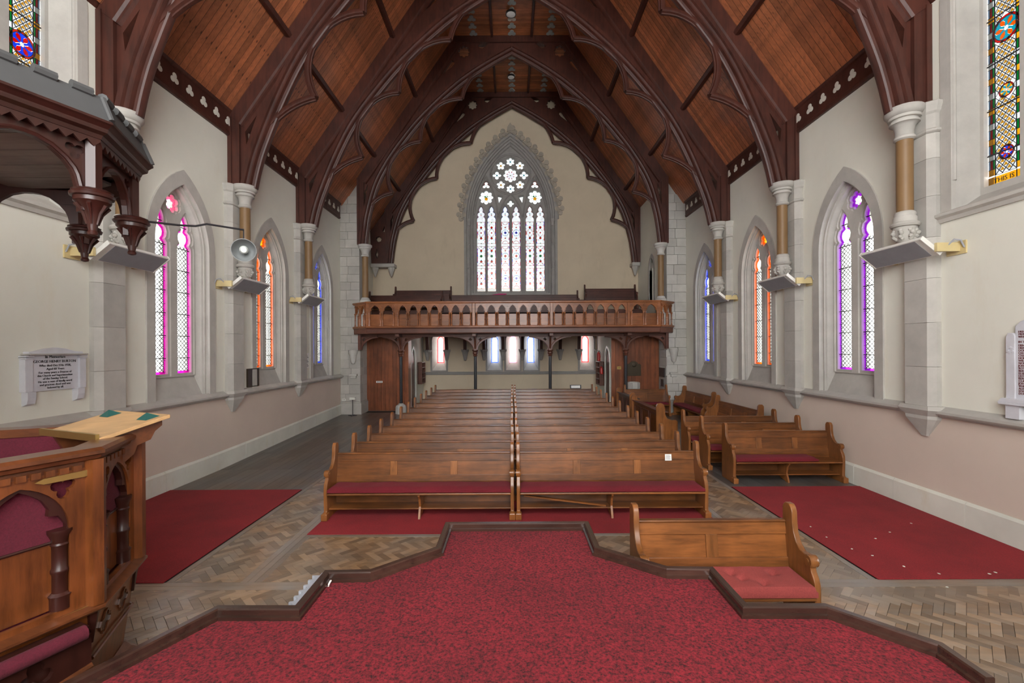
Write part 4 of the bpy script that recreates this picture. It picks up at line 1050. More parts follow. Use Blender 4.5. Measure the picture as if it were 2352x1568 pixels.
# ------------------------------------------------------------------ entrance lobbies under the gallery
YL = 17.06
def planked(parent, x0, x1, y, z0, z1, n, m='lobby'):
    w = (x1-x0)/n
    for i in range(n):
        part('partition_plank', MB().box(x0+i*w+.002, x0+(i+1)*w-.002, y-random.uniform(.016, .02), y+.02, z0, z1), m, parent, bev=.004)
lb = structe('wall_lobby_left', 'left lobby partition of reddish vertical planks under the gallery', (-4.7, YL, 0), True)
random.seed(4); planked(lb, -5.46, -3.9, YL, fz(YL), 3.06, 11)
sideL = MB().prism([[(YL+.02, fz(YL)), (YE, fz(YE)), (YE, 3.06), (YL+.02, 3.06)], archloop(.42, fz(18.2)+.02, 1.95, 2.5, 6, 17.95)], lambda u, v, w: (-3.9+w, u, v), -.08, 0)
part('side_wall', sideL, 'cream', lb); part('corner_post', MB().box(-3.96, -3.88, YL-.03, YL+.5, fz(YL), 3.06), 'lobby', lb)
part('skirting', MB().box(-3.9, -3.87, YL+.5, 17.5, fz(YL), fz(YL)+.4), 'lobby', lb)
dl = structe('door_1', 'dark pointed door in the side of the left lobby', (-3.95, 17.95, 0.2), True)
part('door_leaf', MB().poly(archloop(.41, fz(18.2)+.03, 1.95, 2.49, 6, 17.95), lambda u, v, w: (-3.9+w, u, v), -.07, -.03), 'galdark', dl)
part('door_architrave', MB().prism([archloop(.49, fz(18.2)+.03, 1.95, 2.6, 6, 17.95), archloop(.42, fz(18.2)+.03, 1.95, 2.5, 6, 17.95)], lambda u, v, w: (-3.9+w, u, v), -.02, .025), 'white', dl)
rb = structe('wall_lobby_right', 'right lobby partition of reddish vertical planks under the gallery', (4.5, YL, 0), True)
planked(rb, 3.72, 5.5, YL, fz(YL), 3.06, 12)
part('side_wall', MB().prism([[(YL+.02, fz(YL)), (YE, fz(YE)), (YE, 3.06), (YL+.02, 3.06)], archloop(.42, fz(18.2)+.02, 1.95, 2.5, 6, 17.75)], lambda u, v, w: (3.72+w, u, v), 0, .08), 'cream', rb)
dr = structe('door_2', 'dark pointed door in the side of the right lobby', (3.75, 17.75, 0.2), True)
part('door_leaf', MB().poly(archloop(.41, fz(18.2)+.03, 1.95, 2.49, 6, 17.75), lambda u, v, w: (3.72+w, u, v), .03, .07), 'galdark', dr)
part('door_architrave', MB().prism([archloop(.49, fz(18.2)+.03, 1.95, 2.6, 6, 17.75), archloop(.42, fz(18.2)+.03, 1.95, 2.5, 6, 17.75)], lambda u, v, w: (3.72+w, u, v), -.025, .02), 'white', dr)
def cabinet(x, s, y0, y1, z0, z1, label):
    t = thing('hymn_book_rack', label, 'rack', (x, (y0+y1)/2, z0), 0, None, True)
    part('back', MB().box(*sorted((x, x+s*.03)), y0, y1, z0, z1), 'galdark', t)
    for yy in (y0, y1-.03): part('side', MB().box(*sorted((x, x+s*.2)), yy, yy+.03, z0, z1), 'galdark', t, bev=.01)
    for i in range(5): zz = z0+(z1-z0-.03)*i/4; part('shelf', MB().box(*sorted((x, x+s*.2)), y0, y1, zz, zz+.03), 'galdark', t, bev=.012)
cabinet(-3.9, 1, 18.75, 19.45, 1.05, 1.95, 'dark hymn book rack with shelves on the left lobby side wall')
cabinet(3.72, -1, 18.35, 19.15, .98, 1.95, 'dark hymn book rack with shelves on the right lobby side wall')
def extinguisher(x, y, z, label, h=.4):
    t = thing('fire_extinguisher', label, 'fire extinguisher', (x, y, z), 0, 'red fire extinguishers')
    put('cylinder', MB().lathe([(.05, 0), (.065, .015), (.065, h-.1), (.05, h-.05), (.02, h-.02), (.02, h)], (0, 0, 0), 14).mesh('cylinder', 'redpaint', True), t, (0, 0, 0))
    put('valve', MB().box(-.03, .05, -.012, .012, h, h+.03).mesh('valve', 'iron'), t, (0, 0, 0)); put('hose', MB().tube([(.04, 0, h), (.09, 0, h-.08), (.08, 0, h-.25)], .01, 6).mesh('hose', 'iron', True), t, (0, 0, 0))
extinguisher(3.60, 18.9, 1.96, 'red fire extinguisher standing on top of the right book rack')
extinguisher(3.58, 18.25, 1.45, 'small red fire extinguisher hung beside the right pointed door', .32)
def plate(name, label, cat, x0, x1, y, z0, z1, m, shape=None):
    mb = MB()
    if shape: mb.poly(shape, fXZ, y-.025, y)
    else: mb.box(x0, x1, y-.015, y, z0, z1)
    return tag(part(name, mb, m, bev=.004), label, cat)
t = thing('door_sign', 'small white sign on the left plank partition', 'sign', (-4.97, YL-.02, 1.27), 0, None, True)
part('sign_board', MB().box(-5.09, -4.85, YL-.032, YL-.02, 1.24, 1.31), 'paper', t); part('sign_print', MB().box(-5.06, -5.0, YL-.034, YL-.031, 1.262, 1.285).box(-4.985, -4.95, YL-.034, YL-.031, 1.262, 1.285).box(-4.93, -4.88, YL-.034, YL-.031, 1.262, 1.285), 'letters', t)
t = thing('brass_plate', 'small brass plate on the right plank partition', 'plaque', (4.0, YL-.02, 1.75), 0, None, True)
part('plate', MB().box(3.93, 4.08, YL-.032, YL-.02, 1.7, 1.81), 'brass', t); part('engraving', MB().box(3.96, 4.05, YL-.034, YL-.031, 1.765, 1.775).box(3.96, 4.05, YL-.034, YL-.031, 1.74, 1.75), 'letters', t)
bz = [(4.3, 1.45), (4.82, 1.45), (4.82, 1.86), (4.78, 1.9), (4.72, 1.9), (4.68, 1.96), (4.6, 2.0), (4.5, 2.0), (4.42, 1.96), (4.38, 1.9), (4.32, 1.9), (4.3, 1.86)]
t = thing('bronze_tablet', 'dark bronze memorial tablet with shaped top on the right partition', 'plaque', (4.56, YL-.02, 1.45), 0, None, True)
part('tablet', MB().poly(bz, fXZ, YL-.05, YL-.02), 'bronze', t, bev=.006); part('medallion', MB().lathe([(.09, 0), (.09, .01), (.06, .022), (.01, .026)], (0, 0, 0), 14), 'bronze', t).data.transform(Matrix.Translation((4.56, YL-.05, 1.87)) @ Matrix.Rotation(PI/2, 4, 'X'))
for i, (x0, x1, z0, z1, lb_) in enumerate(((5.2, 5.5, 1.45, 1.75, 'dark slate tablet on the right stone pier, the larger one'), (5.3, 5.46, 1.1, 1.33, 'small dark slate tablet low on the right stone pier'))):
    xx = C+5.5-.045; y0, y1 = (16.42, 16.98) if i == 0 else (16.55, 16.8)
    t = thing('slate_tablet', lb_, 'plaque', (xx, 16.7, z0), 0, None, True)
    part('slab', MB().box(xx-.02, xx+.012, y0, y1, z0, z1), 'slate', t, bev=.004); part('frame', MB().box(xx-.026, xx+.01, y0-.015, y1+.015, z0-.015, z0).box(xx-.026, xx+.01, y0-.015, y1+.015, z1, z1+.015), 'bronze', t)
# font
t = thing('baptismal_font', 'pale octagonal stone font standing by the right partition', 'font', (4.45, 16.72, fz(16.7)))
for nm, pr in (('bowl', [(.17, .72), (.22, .8), (.24, .84), (.24, 1.04), (.21, 1.06), (.18, 1.0)]), ('stem', [(.12, .12), (.1, .2), (.1, .66), (.15, .72)]), ('foot', [(.24, 0), (.24, .08), (.16, .14)])):
    put(nm, MB().ngon(pr, (0, 0, 0), 8, PI/8).mesh(nm, 'stone'), t, (0, 0, 0))

# ------------------------------------------------------------------ pews
PC = {}
def pm(key, fn):
    if key not in PC: PC[key] = fn()
    return PC[key]
ENDP = [(.05, 0), (.05, 1.0), (.035, 1.03), (.01, 1.05), (-.05, 1.05), (-.075, 1.03), (-.09, 1.0), (-.095, .9), (-.11, .82), (-.15, .74), (-.21, .695), (-.27, .69), (-.30, .70), (-.33, .705), (-.36, .69), (-.375, .66),
        (-.37, .625), (-.35, .6), (-.36, .57), (-.39, .53), (-.41, .48), (-.415, .40), (-.405, .15), (-.41, .12), (-.45, .10), (-.45, 0)]
def end_mesh(m):
    mb = MB(); mb.poly(ENDP, fYZ, -.026, .026)
    return mb.mesh('end_panel', m, True)
def scroll_mesh(m):
    mb = MB(); pts = [(-.325, .652)]
    for r0, r1 in ((.042, .034),):
        mb.lathe([(.05, -.036), (.05, -.03), (.046, .03), (.05, .036)], (0, 0, 0), 14); mb.lathe([(.02, -.042), (.02, .042)], (0, 0, 0), 10)
    mb.v = [(z, -.327+x, .652+y) for x, y, z in mb.v]
    return mb.mesh('scroll', m, True)
def backf(z): return -.035+(z-.42)*.14       # the back leans
def pew(label, w, loc, rotz=0, npan=3, group=None, mats=('pewx', 'pewz'), ends=(1, 1), nseat=True, name='pew', lower=True):
    mx, mz = mats
    t = thing(name, label, 'pew', loc, rotz, group)
    P = lambda nm, me, bev=0, par=None: put(nm, me, par or t, (0, 0, 0), 0, bev)
    for i, s in enumerate((-1, 1)):
        if ends[i]:
            o = put('end_panel', pm(('end', mz), lambda: end_mesh(mz)), t, (s*(w/2-.026), 0, 0), 0, .006); put('scroll', pm(('scr', mz), lambda: scroll_mesh(mz)), o, (0, 0, 0))
            put('foot_block', pm(('foot', mz), lambda: MB().box(-.045, .045, -.47, -.36, 0, .10).mesh('foot_block', mz)), o, (0, 0, 0), 0, .012)
    h = w/2-.05
    def bx(mb, x0, x1, z0, z1, t0, t1):   # a board following the lean of the back
        a0, a1 = backf(z0), backf(z1)
        mb.add([(x0, a0+t0, z0), (x1, a0+t0, z0), (x1, a0+t1, z0), (x0, a0+t1, z0), (x0, a1+t0, z1), (x1, a1+t0, z1), (x1, a1+t1, z1), (x0, a1+t1, z1)],
               [(0, 3, 2, 1), (4, 5, 6, 7), (0, 1, 5, 4), (1, 2, 6, 5), (2, 3, 7, 6), (3, 0, 4, 7)]); return mb
    P('top_rail', pm(('tr', w, mx), lambda: bx(MB(), -h, h, .755, .865, -.018, .018).mesh('top_rail', mx)), .003)
    P('rail_cap', pm(('rc', w, mx), lambda: MB().box(-h, h, backf(.87)-.032, backf(.87)+.03, .862, .885).mesh('rail_cap', mx)), .008)
    P('bottom_rail', pm(('br', w, mx), lambda: bx(MB(), -h, h, .455, .55, -.018, .018).mesh('bottom_rail', mx)), .003)
    pw = (2*h-(npan-1)*.11)/npan
    for i in range(npan-1):
        x = -h+(i+1)*pw+i*.11
        P('stile', pm(('st', w, mz, i, npan), lambda: bx(MB(), x, x+.11, .55, .755, -.018, .018).mesh('stile', mz)), .003)
    for i in range(npan):
        x = -h+i*(pw+.11)
        P('panel', pm(('pn', w, mx, i, npan), lambda: bx(MB(), x-.004, x+pw+.004, .546, .759, -.003, .009).mesh('panel', mx)))
    P('seat', pm(('seat', w, mx), lambda: MB().box(-h, h, -.44, -.03, .36, .388).mesh('seat', mx)), .008)
    P('skirt_rail', pm(('skr', w, mx), lambda: MB().box(-h, h, -.052, -.03, .388, .455).mesh('skirt_rail', mx)))
    if lower:
        P('lower_back', pm(('lb', w, mx), lambda: MB().box(-h, h, -.06, -.04, .07, .36).mesh('lower_back', mx)))
        xb = 0.0
        P('bracket', pm(('bk', mz), lambda: MB().poly([(-.42, .36), (-.42, .34), (-.36, .28), (-.33, .16), (-.37, .08), (-.40, .0), (-.35, .0), (-.06, .06), (-.06, .36)], fYZ, -.015, .015).mesh('bracket', mz)))
        for sgn in (-1, 1):
            P('book_shelf', pm(('bs', w, mx, sgn), lambda: MB().box(*sorted((sgn*.016, sgn*h)), -.34, -.06, .125, .143).mesh('book_shelf', mx)), .003)
    return t
ORD = ['front', 'second', 'third', 'fourth', 'fifth', 'sixth', 'seventh', 'eighth', 'ninth', 'tenth', 'eleventh', 'rearmost']
ROWY = [7.05+.832*i for i in range(12)]
for i, y in enumerate(ROWY):
    z = fz(y-.2)+(.0115 if i < 2 else 0)
    jl = random.uniform(-.02, .02) if i else 0
    pew('panelled wooden pew left of the central divider, %s row of twelve' % ORD[i], 2.78, (-1.372+jl*.5, y, z), 0, 3, 'twelve rows of central pews, left half')
    pew('panelled wooden pew right of the central divider, %s row of twelve' % ORD[i], 2.80, (1.457+jl*.5, y, z), 0, 3, 'twelve rows of central pews, right half')
def soft(name, label, x0, x1, y0, y1, z0, z1, m='velvet', wave=.006, tuft=None, loc=(0, 0, 0), rotz=0, group=None):
    st_ = .02 if tuft else .05; nx, ny = max(8, int((x1-x0)/st_)), max(6, int((y1-y0)/st_)); mb = MB(); top = []; bot = []
    for j in range(ny+1):
        rt = []; rb_ = []
        for i in range(nx+1):
            u, v = i/nx, j/ny; x = x0+(x1-x0)*u; y = y0+(y1-y0)*v
            ex = min(u*(x1-x0), (1-u)*(x1-x0)); ey = min(v*(y1-y0), (1-v)*(y1-y0)); e = min(ex, ey, .035)/.035
            r = (z1-z0)*.42*(1-math.sqrt(max(0, 1-(1-e)**2)))
            z = z1-r+wave*(math.sin(x*7+y*3)+.6*math.sin(x*19-y*11))*.5
            if tuft:
                for tx, ty in tuft: z -= .04*math.exp(-((x-tx)**2+(y-ty)**2)/.0016)+.012*math.exp(-abs((x-tx)-(y-ty))/.012-((x-tx)**2+(y-ty)**2)/.009)+.01*math.exp(-abs((x-tx)+1.6*(y-ty))/.012-((x-tx)**2+(y-ty)**2)/.009)
            rt.append((x, y, z)); rb_.append((x, y, z0+r*.3))
        top.append(rt); bot.append(rb_)
    vs = [p for r in top for p in r]+[p for r in bot for p in r]; N = (nx+1)*(ny+1); fs = []
    for j in range(ny):
        for i in range(nx):
            a = j*(nx+1)+i; fs += [(a, a+1, a+nx+2, a+nx+1), (N+a, N+a+nx+1, N+a+nx+2, N+a+1)]
    bd = [i for i in range(nx+1)]+[j*(nx+1)+nx for j in range(1, ny+1)]+[ny*(nx+1)+i for i in range(nx-1, -1, -1)]+[j*(nx+1) for j in range(ny-1, 0, -1)]
    for a, b in zip(bd, bd[1:]+bd[:1]): fs.append((a, N+a, N+b, b))
    mb.add(vs, fs); me = mb.mesh(name, m, True)
    o = put(name, me, None, loc, rotz); return tag(o, label, 'cushion', group)
y0 = ROWY[0]
soft('seat_cushion', 'long crimson cushion on the left front pew', -2.70, -.03, y0-.44, y0-.07, .402, .48, 'velvet', .008)
soft('seat_cushion', 'long crimson cushion on the right front pew', .11, 2.80, y0-.44, y0-.07, .402, .474, 'velvet', .005)
t = thing('pew_notice', 'small white printed card fixed to the right front pew back', 'card', (2.45, y0-.01, .83), 0, None, True)
yy = y0+backf(.8)-.0205
part('card', MB().add([(2.36, yy-.0085, .755), (2.46, yy-.0085, .755), (2.46, yy+.005, .85), (2.36, yy+.005, .85), (2.36, yy-.001, .755), (2.46, yy-.001, .755), (2.46, yy+.009, .85), (2.36, yy+.009, .85)], [(0, 1, 2, 3), (7, 6, 5, 4), (0, 4, 5, 1), (1, 5, 6, 2), (2, 6, 7, 3), (3, 7, 4, 0)]), 'paper', t)
mb = MB()
for j in range(4): zz = .775+j*.017; yq = yy-.0085+(zz-.755)*.142; mb.box(2.375, 2.445-.01*(j % 2), yq-.0015, yq+.001, zz, zz+.004)
part('print', mb, 'letters', t)
# loose board leaning under the right front pew
o = part('loose_board', MB().beam((.16, y0-.3, .32), (1.38, y0-.28, .16), .05, .022), 'pewx'); tag(o, 'loose wooden strip slanting under the seat of the right front pew', 'board')
# foreground pew, right of the platform
pew('short two-panel pew in the right foreground beside the platform kerb', 1.50, (1.855, 4.26, 0), 0, 2, None, ('pewx', 'pewz'), lower=False)
soft('seat_cushion', 'rose-red tufted cushion on the short foreground pew', 1.17, 2.55, 3.80, 4.20, .39, .49, 'velvetp', .005, [(1.72, 3.9), (1.95, 4.08), (2.15, 3.9), (2.32, 4.07), (1.5, 4.05), (2.0, 3.98)])
# side pews on the right
pew('panelled side pew nearest the camera, against the right wall', 2.06, (5.09, 8.78, 0), 0, 3, 'three side pews by the right wall')
pew('panelled side pew against the right wall, second from the camera', 2.1, (5.05, 9.72, fz(9.5)), 0, 3, 'three side pews by the right wall')
pew('panelled side pew against the right wall, third from the camera', 2.15, (5.0, 10.55, fz(10.3)), 0, 3, 'three side pews by the right wall')
soft('seat_cushion', 'crimson cushion on the nearest side pew', 4.12, 5.62, 8.35, 8.70, .39, .465, 'velvet', .004)
soft('seat_cushion', 'crimson cushion on the second side pew', 4.06, 5.9, 9.3, 9.64, fz(9.5)+.39, fz(9.5)+.465, 'velvet', .004)
soft('seat_cushion', 'crimson cushion on the third side pew', 4.0, 5.85, 10.13, 10.46, fz(10.3)+.39, fz(10.3)+.465, 'velvet', .004)
pew('pew set lengthwise along the right wall, nearer of the two', 2.35, (6.02, 12.15, fz(12)), -PI/2, 3, 'two pews set along the right wall')
pew('pew set lengthwise along the right wall, farther of the two', 2.35, (6.02, 14.7, fz(14.5)), -PI/2, 3, 'two pews set along the right wall')
soft('seat_cushion', 'long crimson cushion on the farther lengthwise pew', -1.1, 1.1, -.42, -.06, .39, .47, 'velvet', .006, None, (6.02, 14.7, fz(14.5)), -PI/2)
pew('short pew facing the nave in front of the font', 1.5, (4.66, 15.95, fz(15.8)), 0, 2)
soft('seat_cushion', 'crimson cushion on the short pew by the font', 4.0, 5.35, 15.53, 15.87, fz(15.8)+.39, fz(15.8)+.46, 'velvet', .004)
# choir frontals with sloping book boards
def frontal(y0_, y1_, label, dark):
    x = 3.62; z = fz((y0_+y1_)/2); t = thing('choir_desk', label, 'desk', (x, (y0_+y1_)/2, z), 0, 'choir desks along the aisle', True)
    part('front_board', MB().box(x, x+.03, y0_+.03, y1_-.03, z+.05, z+.84), 'pewx' if not dark else 'galdark', t)
    n_ = 3; w = (y1_-y0_-.1)/n_
    for i in range(n_):
        a = y0_+.05+i*w; part('panel_moulding', MB().prism([[(a+.04, z+.2), (a+w-.04, z+.2), (a+w-.04, z+.76), (a+.04, z+.76)], [(a+.08, z+.24), (a+w-.08, z+.24), (a+w-.08, z+.72), (a+.08, z+.72)]], lambda u, v, q: (x+q, u, v), -.015, .001), 'galdark', t)
    part('book_board', MB().add([(x-.06, y0_+.02, z+.86), (x+.24, y0_+.02, z+.80), (x+.24, y0_+.02, z+.83), (x-.06, y0_+.02, z+.89), (x-.06, y1_-.02, z+.86), (x+.24, y1_-.02, z+.80), (x+.24, y1_-.02, z+.83), (x-.06, y1_-.02, z+.89)],
         [(0, 1, 2, 3), (7, 6, 5, 4), (0, 4, 5, 1), (1, 5, 6, 2), (2, 6, 7, 3), (3, 7, 4, 0)]), 'iron' if dark else 'galdark', t, bev=.006)
    for yq in (y0_, y1_):
        EP = [(-.07, 0), (-.07, .98), (-.04, 1.04), (.05, 1.06), (.12, 1.02), (.15, .92), (.15, .78), (.2, .68), (.3, .64), (.42, .64), (.46, .60), (.46, 0)] if (yq == y0_ and not dark) else [(-.08, 0), (-.08, .95), (-.03, 1.02), (.06, 1.02), (.1, .97), (.1, .85), (.2, .8), (.2, 0)]
        part('end_panel', MB().poly([(x+a, z+b) for a, b in EP], fXZ, yq-.026, yq+.026), 'pewz', t, bev=.006)
frontal(11.25, 13.55, 'dark panelled choir desk beside the right aisle, nearer section with a tall shaped end', False)
frontal(13.75, 15.5, 'dark panelled choir desk beside the right aisle, farther section with a black book board', True)
t = thing('picture_frame', 'small framed notice standing on the rearmost pew on the right', 'frame', (2.2, ROWY[11], 1.05), 0, None, True)
fx, fy, fz0 = 2.26, ROWY[11]+.01, fz(ROWY[11])+.885
part('frame', MB().prism([[(fx-.2, fz0), (fx+.2, fz0), (fx+.2, fz0+.13), (fx-.2, fz0+.13)], [(fx-.16, fz0+.02), (fx+.16, fz0+.02), (fx+.16, fz0+.11), (fx-.16, fz0+.11)]], lambda u, v, w: (u, fy+w+(v-fz0)*.3, v), -.012, .012), 'iron', t)
part('sheet', MB().poly([(fx-.16, fz0+.02), (fx+.16, fz0+.02), (fx+.16, fz0+.11), (fx-.16, fz0+.11)], lambda u, v, w: (u, fy+w+(v-fz0)*.3, v), -.002, .008), 'paper', t)
# gallery pews
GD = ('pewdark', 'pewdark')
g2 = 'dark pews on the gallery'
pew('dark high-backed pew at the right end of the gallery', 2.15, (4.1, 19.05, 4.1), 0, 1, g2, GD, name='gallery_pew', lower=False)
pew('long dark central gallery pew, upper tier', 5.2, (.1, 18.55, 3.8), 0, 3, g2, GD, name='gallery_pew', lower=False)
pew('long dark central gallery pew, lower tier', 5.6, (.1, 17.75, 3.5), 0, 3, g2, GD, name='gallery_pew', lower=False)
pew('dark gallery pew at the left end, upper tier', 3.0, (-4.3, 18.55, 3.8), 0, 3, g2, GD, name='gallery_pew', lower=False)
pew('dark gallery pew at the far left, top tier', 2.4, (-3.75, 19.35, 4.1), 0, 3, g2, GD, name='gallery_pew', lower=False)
tag(part('cloth', MB().poly([(-.82, 4.69), (-.25, 4.695), (-.2, 4.74), (-.55, 4.74)], lambda u, v, w: (u, 18.6+w+(v-4.69)*.8, v), -.06, .07), 'pinkcloth', bev=.01), 'pink cloth draped over a central gallery pew', 'cloth')

# ------------------------------------------------------------------ pulpit
PCX, PCY = -3.69, 3.0
def oct_pt(R, k, z): a = k*PI/4; return Vector((PCX+R*math.cos(a), PCY+R*math.sin(a), z))
pul = thing('pulpit', 'octagonal carved wooden pulpit with red lining in the left foreground', 'pulpit', (PCX, PCY, 0), 0, None, True)
PR = .93
def face_frame(R, k):
    """local frame of face k (between corner k and k+1): u along from corner k to k+1, v up, w outward"""
    A = oct_pt(R, k, 0); B = oct_pt(R, k+1, 0); d = (B-A); Ln = d.length; d.normalize(); n_ = Vector((d.y, -d.x, 0))
    return (lambda u, v, w: tuple(A+d*u+n_*w+Vector((0, 0, v)))), Ln
def cusparch(c, h, s, a, k=.28):
    """pointed arch with inner cusps, closed at the springing"""
    out = arch(h, s, a, 8); return [(c+x, z) for x, z in out]
for k in range(8):
    fr, Ln = face_frame(PR, k)
    lo, hi = .84, 1.72
    c = Ln/2; h = Ln/2-.13
    op = [(c+h, .90)]+[(c+x, z) for x, z in arch(h, 1.37, 1.665, 8)]+[(c-h, .90)]
    holes = [op]
    tf = [trefoil(c-h+.03, 1.625, .066, -PI/2), trefoil(c+h-.03, 1.625, .066, -PI/2)]
    p = part('arcade_panel', MB().prism([[(0.03, lo), (Ln-.03, lo), (Ln-.03, hi), (.03, hi)], op]+tf, fr, -.03, .005), 'pulpit', pul, bev=0)
    # cusped inner order
    inn = [(c+h*.98, 1.30), (c+h*.96, 1.36), (c+h*.80, 1.42), (c+h*.58, 1.43), (c+h*.60, 1.47), (c+h*.46, 1.53), (c+h*.22, 1.575), (c, 1.605)]
    inn = inn+[(2*c-x, z) for x, z in reversed(inn[:-1])]
    outr = [(c+x*1.0, z) for x, z in arch(h, 1.37, 1.665, 8)]; inn = [(x, z+.04) for x, z in inn]
    lp = outr+list(reversed(inn)); lp = [(c+h, 1.34)]+outr+[(c-h, 1.34)]+list(reversed(inn))
    part('cusped_arch', MB().poly(lp, fr, -.05, -.012), 'maho', pul)
    part('back_panel', MB().poly([(.05, .9), (Ln-.05, .9), (Ln-.05, 1.30), (.05, 1.30)], fr, -.075, -.055), 'pulpit', pul)
    part('velvet_panel', MB().poly([(.05, 1.30), (Ln-.05, 1.30), (Ln-.05, 1.70), (.05, 1.70)], fr, -.075, -.06), 'velvetd', pul)
    part('panel_bead', MB().tube([fr(.07, 1.30, -.052), fr(Ln-.07, 1.30, -.052)], .009, 6), 'maho', pul, True)
    part('lining', MB().poly([(.0, .8), (Ln, .8), (Ln, 1.79), (.0, 1.79)], fr, -.11, -.08), 'velvetd', pul)
    for sg in (-1, 1):
        pt = fr(c+sg*(h-.03), 0, -.035)
        part('colonnette', MB().lathe([(.052, .90), (.052, .97), (.058, .985), (.04, 1.0), (.04, 1.11), (.047, 1.12), (.047, 1.135), (.04, 1.145), (.04, 1.275), (.047, 1.285), (.04, 1.295), (.044, 1.32), (.062, 1.36), (.062, 1.375)], pt, 12), 'maho', pul, True)
    mb = MB(); nD = 9
    for j in range(nD): u = .06+(Ln-.12)*(j+.5)/nD; mb.poly([(u-.022, 1.705), (u+.022, 1.705), (u+.022, 1.742), (u-.022, 1.742)], fr, 0, .022)
    part('dentils', mb, 'pulpit', pul)
    part('frieze', MB().poly([(0, 1.70), (Ln, 1.70), (Ln, 1.76), (0, 1.76)], fr, -.07, .0), 'pulpitx', pul)
    fr2, L2 = face_frame(PR+.03, k)
    def mould(prof, nm, m):
        A = [oct_pt(PR+o, k, z) for o, z in prof]; B = [oct_pt(PR+o, k+1, z) for o, z in prof]
        return part(nm, MB().loft([A, B], True, True, True), m, pul)
    mould([(-.13, 1.775), (.02, 1.76), (.045, 1.77), (.05, 1.79), (.075, 1.80), (.075, 1.82), (.05, 1.838), (-.13, 1.838)], 'top_rail', 'pulpitx')
    mould([(-.06, .80), (.06, .80), (.075, .815), (.075, .83), (.03, .86), (-.06, .88)], 'sill_rail', 'pulpitx')
    # tapering base with quatrefoil rings; dark sheets stand in for the shade of holes
    A1, B1, A2, B2 = oct_pt(PR+.0, k, .80), oct_pt(PR+.0, k+1, .80), oct_pt(.85, k, .18), oct_pt(.85, k+1, .18)
    n_ = ((A1+B1)/2-Vector((PCX, PCY, .8))).normalized()*.02
    part('taper_panel', MB().loft([[A1, B1, B2, A2], [A1-n_, B1-n_, B2-n_, A2-n_]], True, True, True), 'pulpit', pul)
    for t_ in (.28, .72):
        cA = A1.lerp(B1, t_).lerp(A2.lerp(B2, t_), .30); du = (B1-A1).normalized(); dv = ((A1+B1)/2-(A2+B2)/2).normalized(); nn = du.cross(dv).normalized()
        if nn.dot(n_) < 0: nn = -nn
        q = foil(0, 0, .075, 4, 5, 0)
        part('quatrefoil', MB().prism([[(x*1.2, z*1.2) for x, z in foil(0, 0, .075, 4, 5, 0)], q], lambda u, v, w: tuple(cA+du*u+dv*v+nn*w), .001, .012), 'pulpitx', pul)
        part('quatrefoil_shade', MB().poly(q, lambda u, v, w: tuple(cA+du*u+dv*v+nn*w), .001, .004), 'maho', pul)
    mid = [oct_pt(.895, k, .47), oct_pt(.895, k+1, .47)]
    part('taper_bead', MB().tube([tuple(m+n_*.6) for m in mid], .012, 6), 'pulpitx', pul, True)
    po = oct_pt(PR+.01, k, 0)
    part('corner_post', MB().ngon([(.055, .84), (.055, 1.765)], (po.x, po.y, 0), 6, k*PI/4), 'pulpit', pul)
    part('corner_drop', MB().ngon([(.01, .58), (.05, .84)], (po.x-.03*math.cos(k*PI/4), po.y-.03*math.sin(k*PI/4), 0), 6, k*PI/4), 'maho', pul)
part('pulpit_floor', MB().ngon([(.86, .74), (.86, .80)], (PCX, PCY, 0), 8, 0), 'velvetd', pul)
part('plinth', MB().ngon([(.97, 0), (.97, .10), (.90, .15), (.86, .20)], (PCX, PCY, 0), 8, 0), 'pulpitx', pul)
# brass hinges across the corner of the door face
fr, Ln = face_frame(PR+.012, 7)
for z in (1.685, .845):
    mb = MB(); mb.poly([(Ln-.30, z), (Ln-.27, z-.012), (Ln-.26, z-.016), (Ln-.01, z-.02), (Ln-.01, z+.02), (Ln-.26, z+.016), (Ln-.27, z+.012)], fr, .0, .008)
    part('strap_hinge', mb, 'brass', pul); part('hinge_pin', MB().lathe([(.014, z-.035), (.014, z+.035)], fr(Ln+.0, 0, .015), 8), 'bronze', pul)
for o_ in list(bpy.data.objects):
    if o_.parent == pul and o_.type == 'MESH':
        for v_ in o_.data.vertices:
            if v_.co.z > .84: v_.co.z = .82+(v_.co.z-.84)*1.05
# book rest over the face towards the nave
BR = [Vector((-2.95, 3.25, 1.875)), Vector((-3.63, 3.52, 1.875)), Vector((-3.43, 3.93, 1.985)), Vector((-2.75, 3.66, 1.985))]
dn = Vector((0, 0, -.028))
bd = part('book_rest', MB().loft([[p for p in BR], [p+dn for p in BR]], True, True, True), 'desk', pul, bev=.004)
e0, e1 = BR[0], BR[1]; sl = (BR[3]-BR[0]).normalized()
part('book_ledge', MB().beam(tuple(e0-sl*.012+Vector((0, 0, .006))), tuple(e1-sl*.012+Vector((0, 0, .006))), .024, .05), 'brass', bd)
for p, q in ((BR[0].lerp(BR[3], .5), BR[1].lerp(BR[2], .5)),):
    for t_ in (.0, 1.0):
        b0 = p.lerp(q, .1+.8*t_); part('bracket', MB().poly([(-.20, -.06), (.20, .045), (.20, -.0), (.15, -.04), (.12, -.10), (.03, -.13), (.01, -.19), (-.05, -.24), (-.12, -.22)], lambda u, v, w: tuple(b0+Vector((sl.x, sl.y, 0)).normalized()*u+Vector((0, 0, v-.03))+(q-p).normalized()*w), -.02, .02), 'pulpitx', bd)
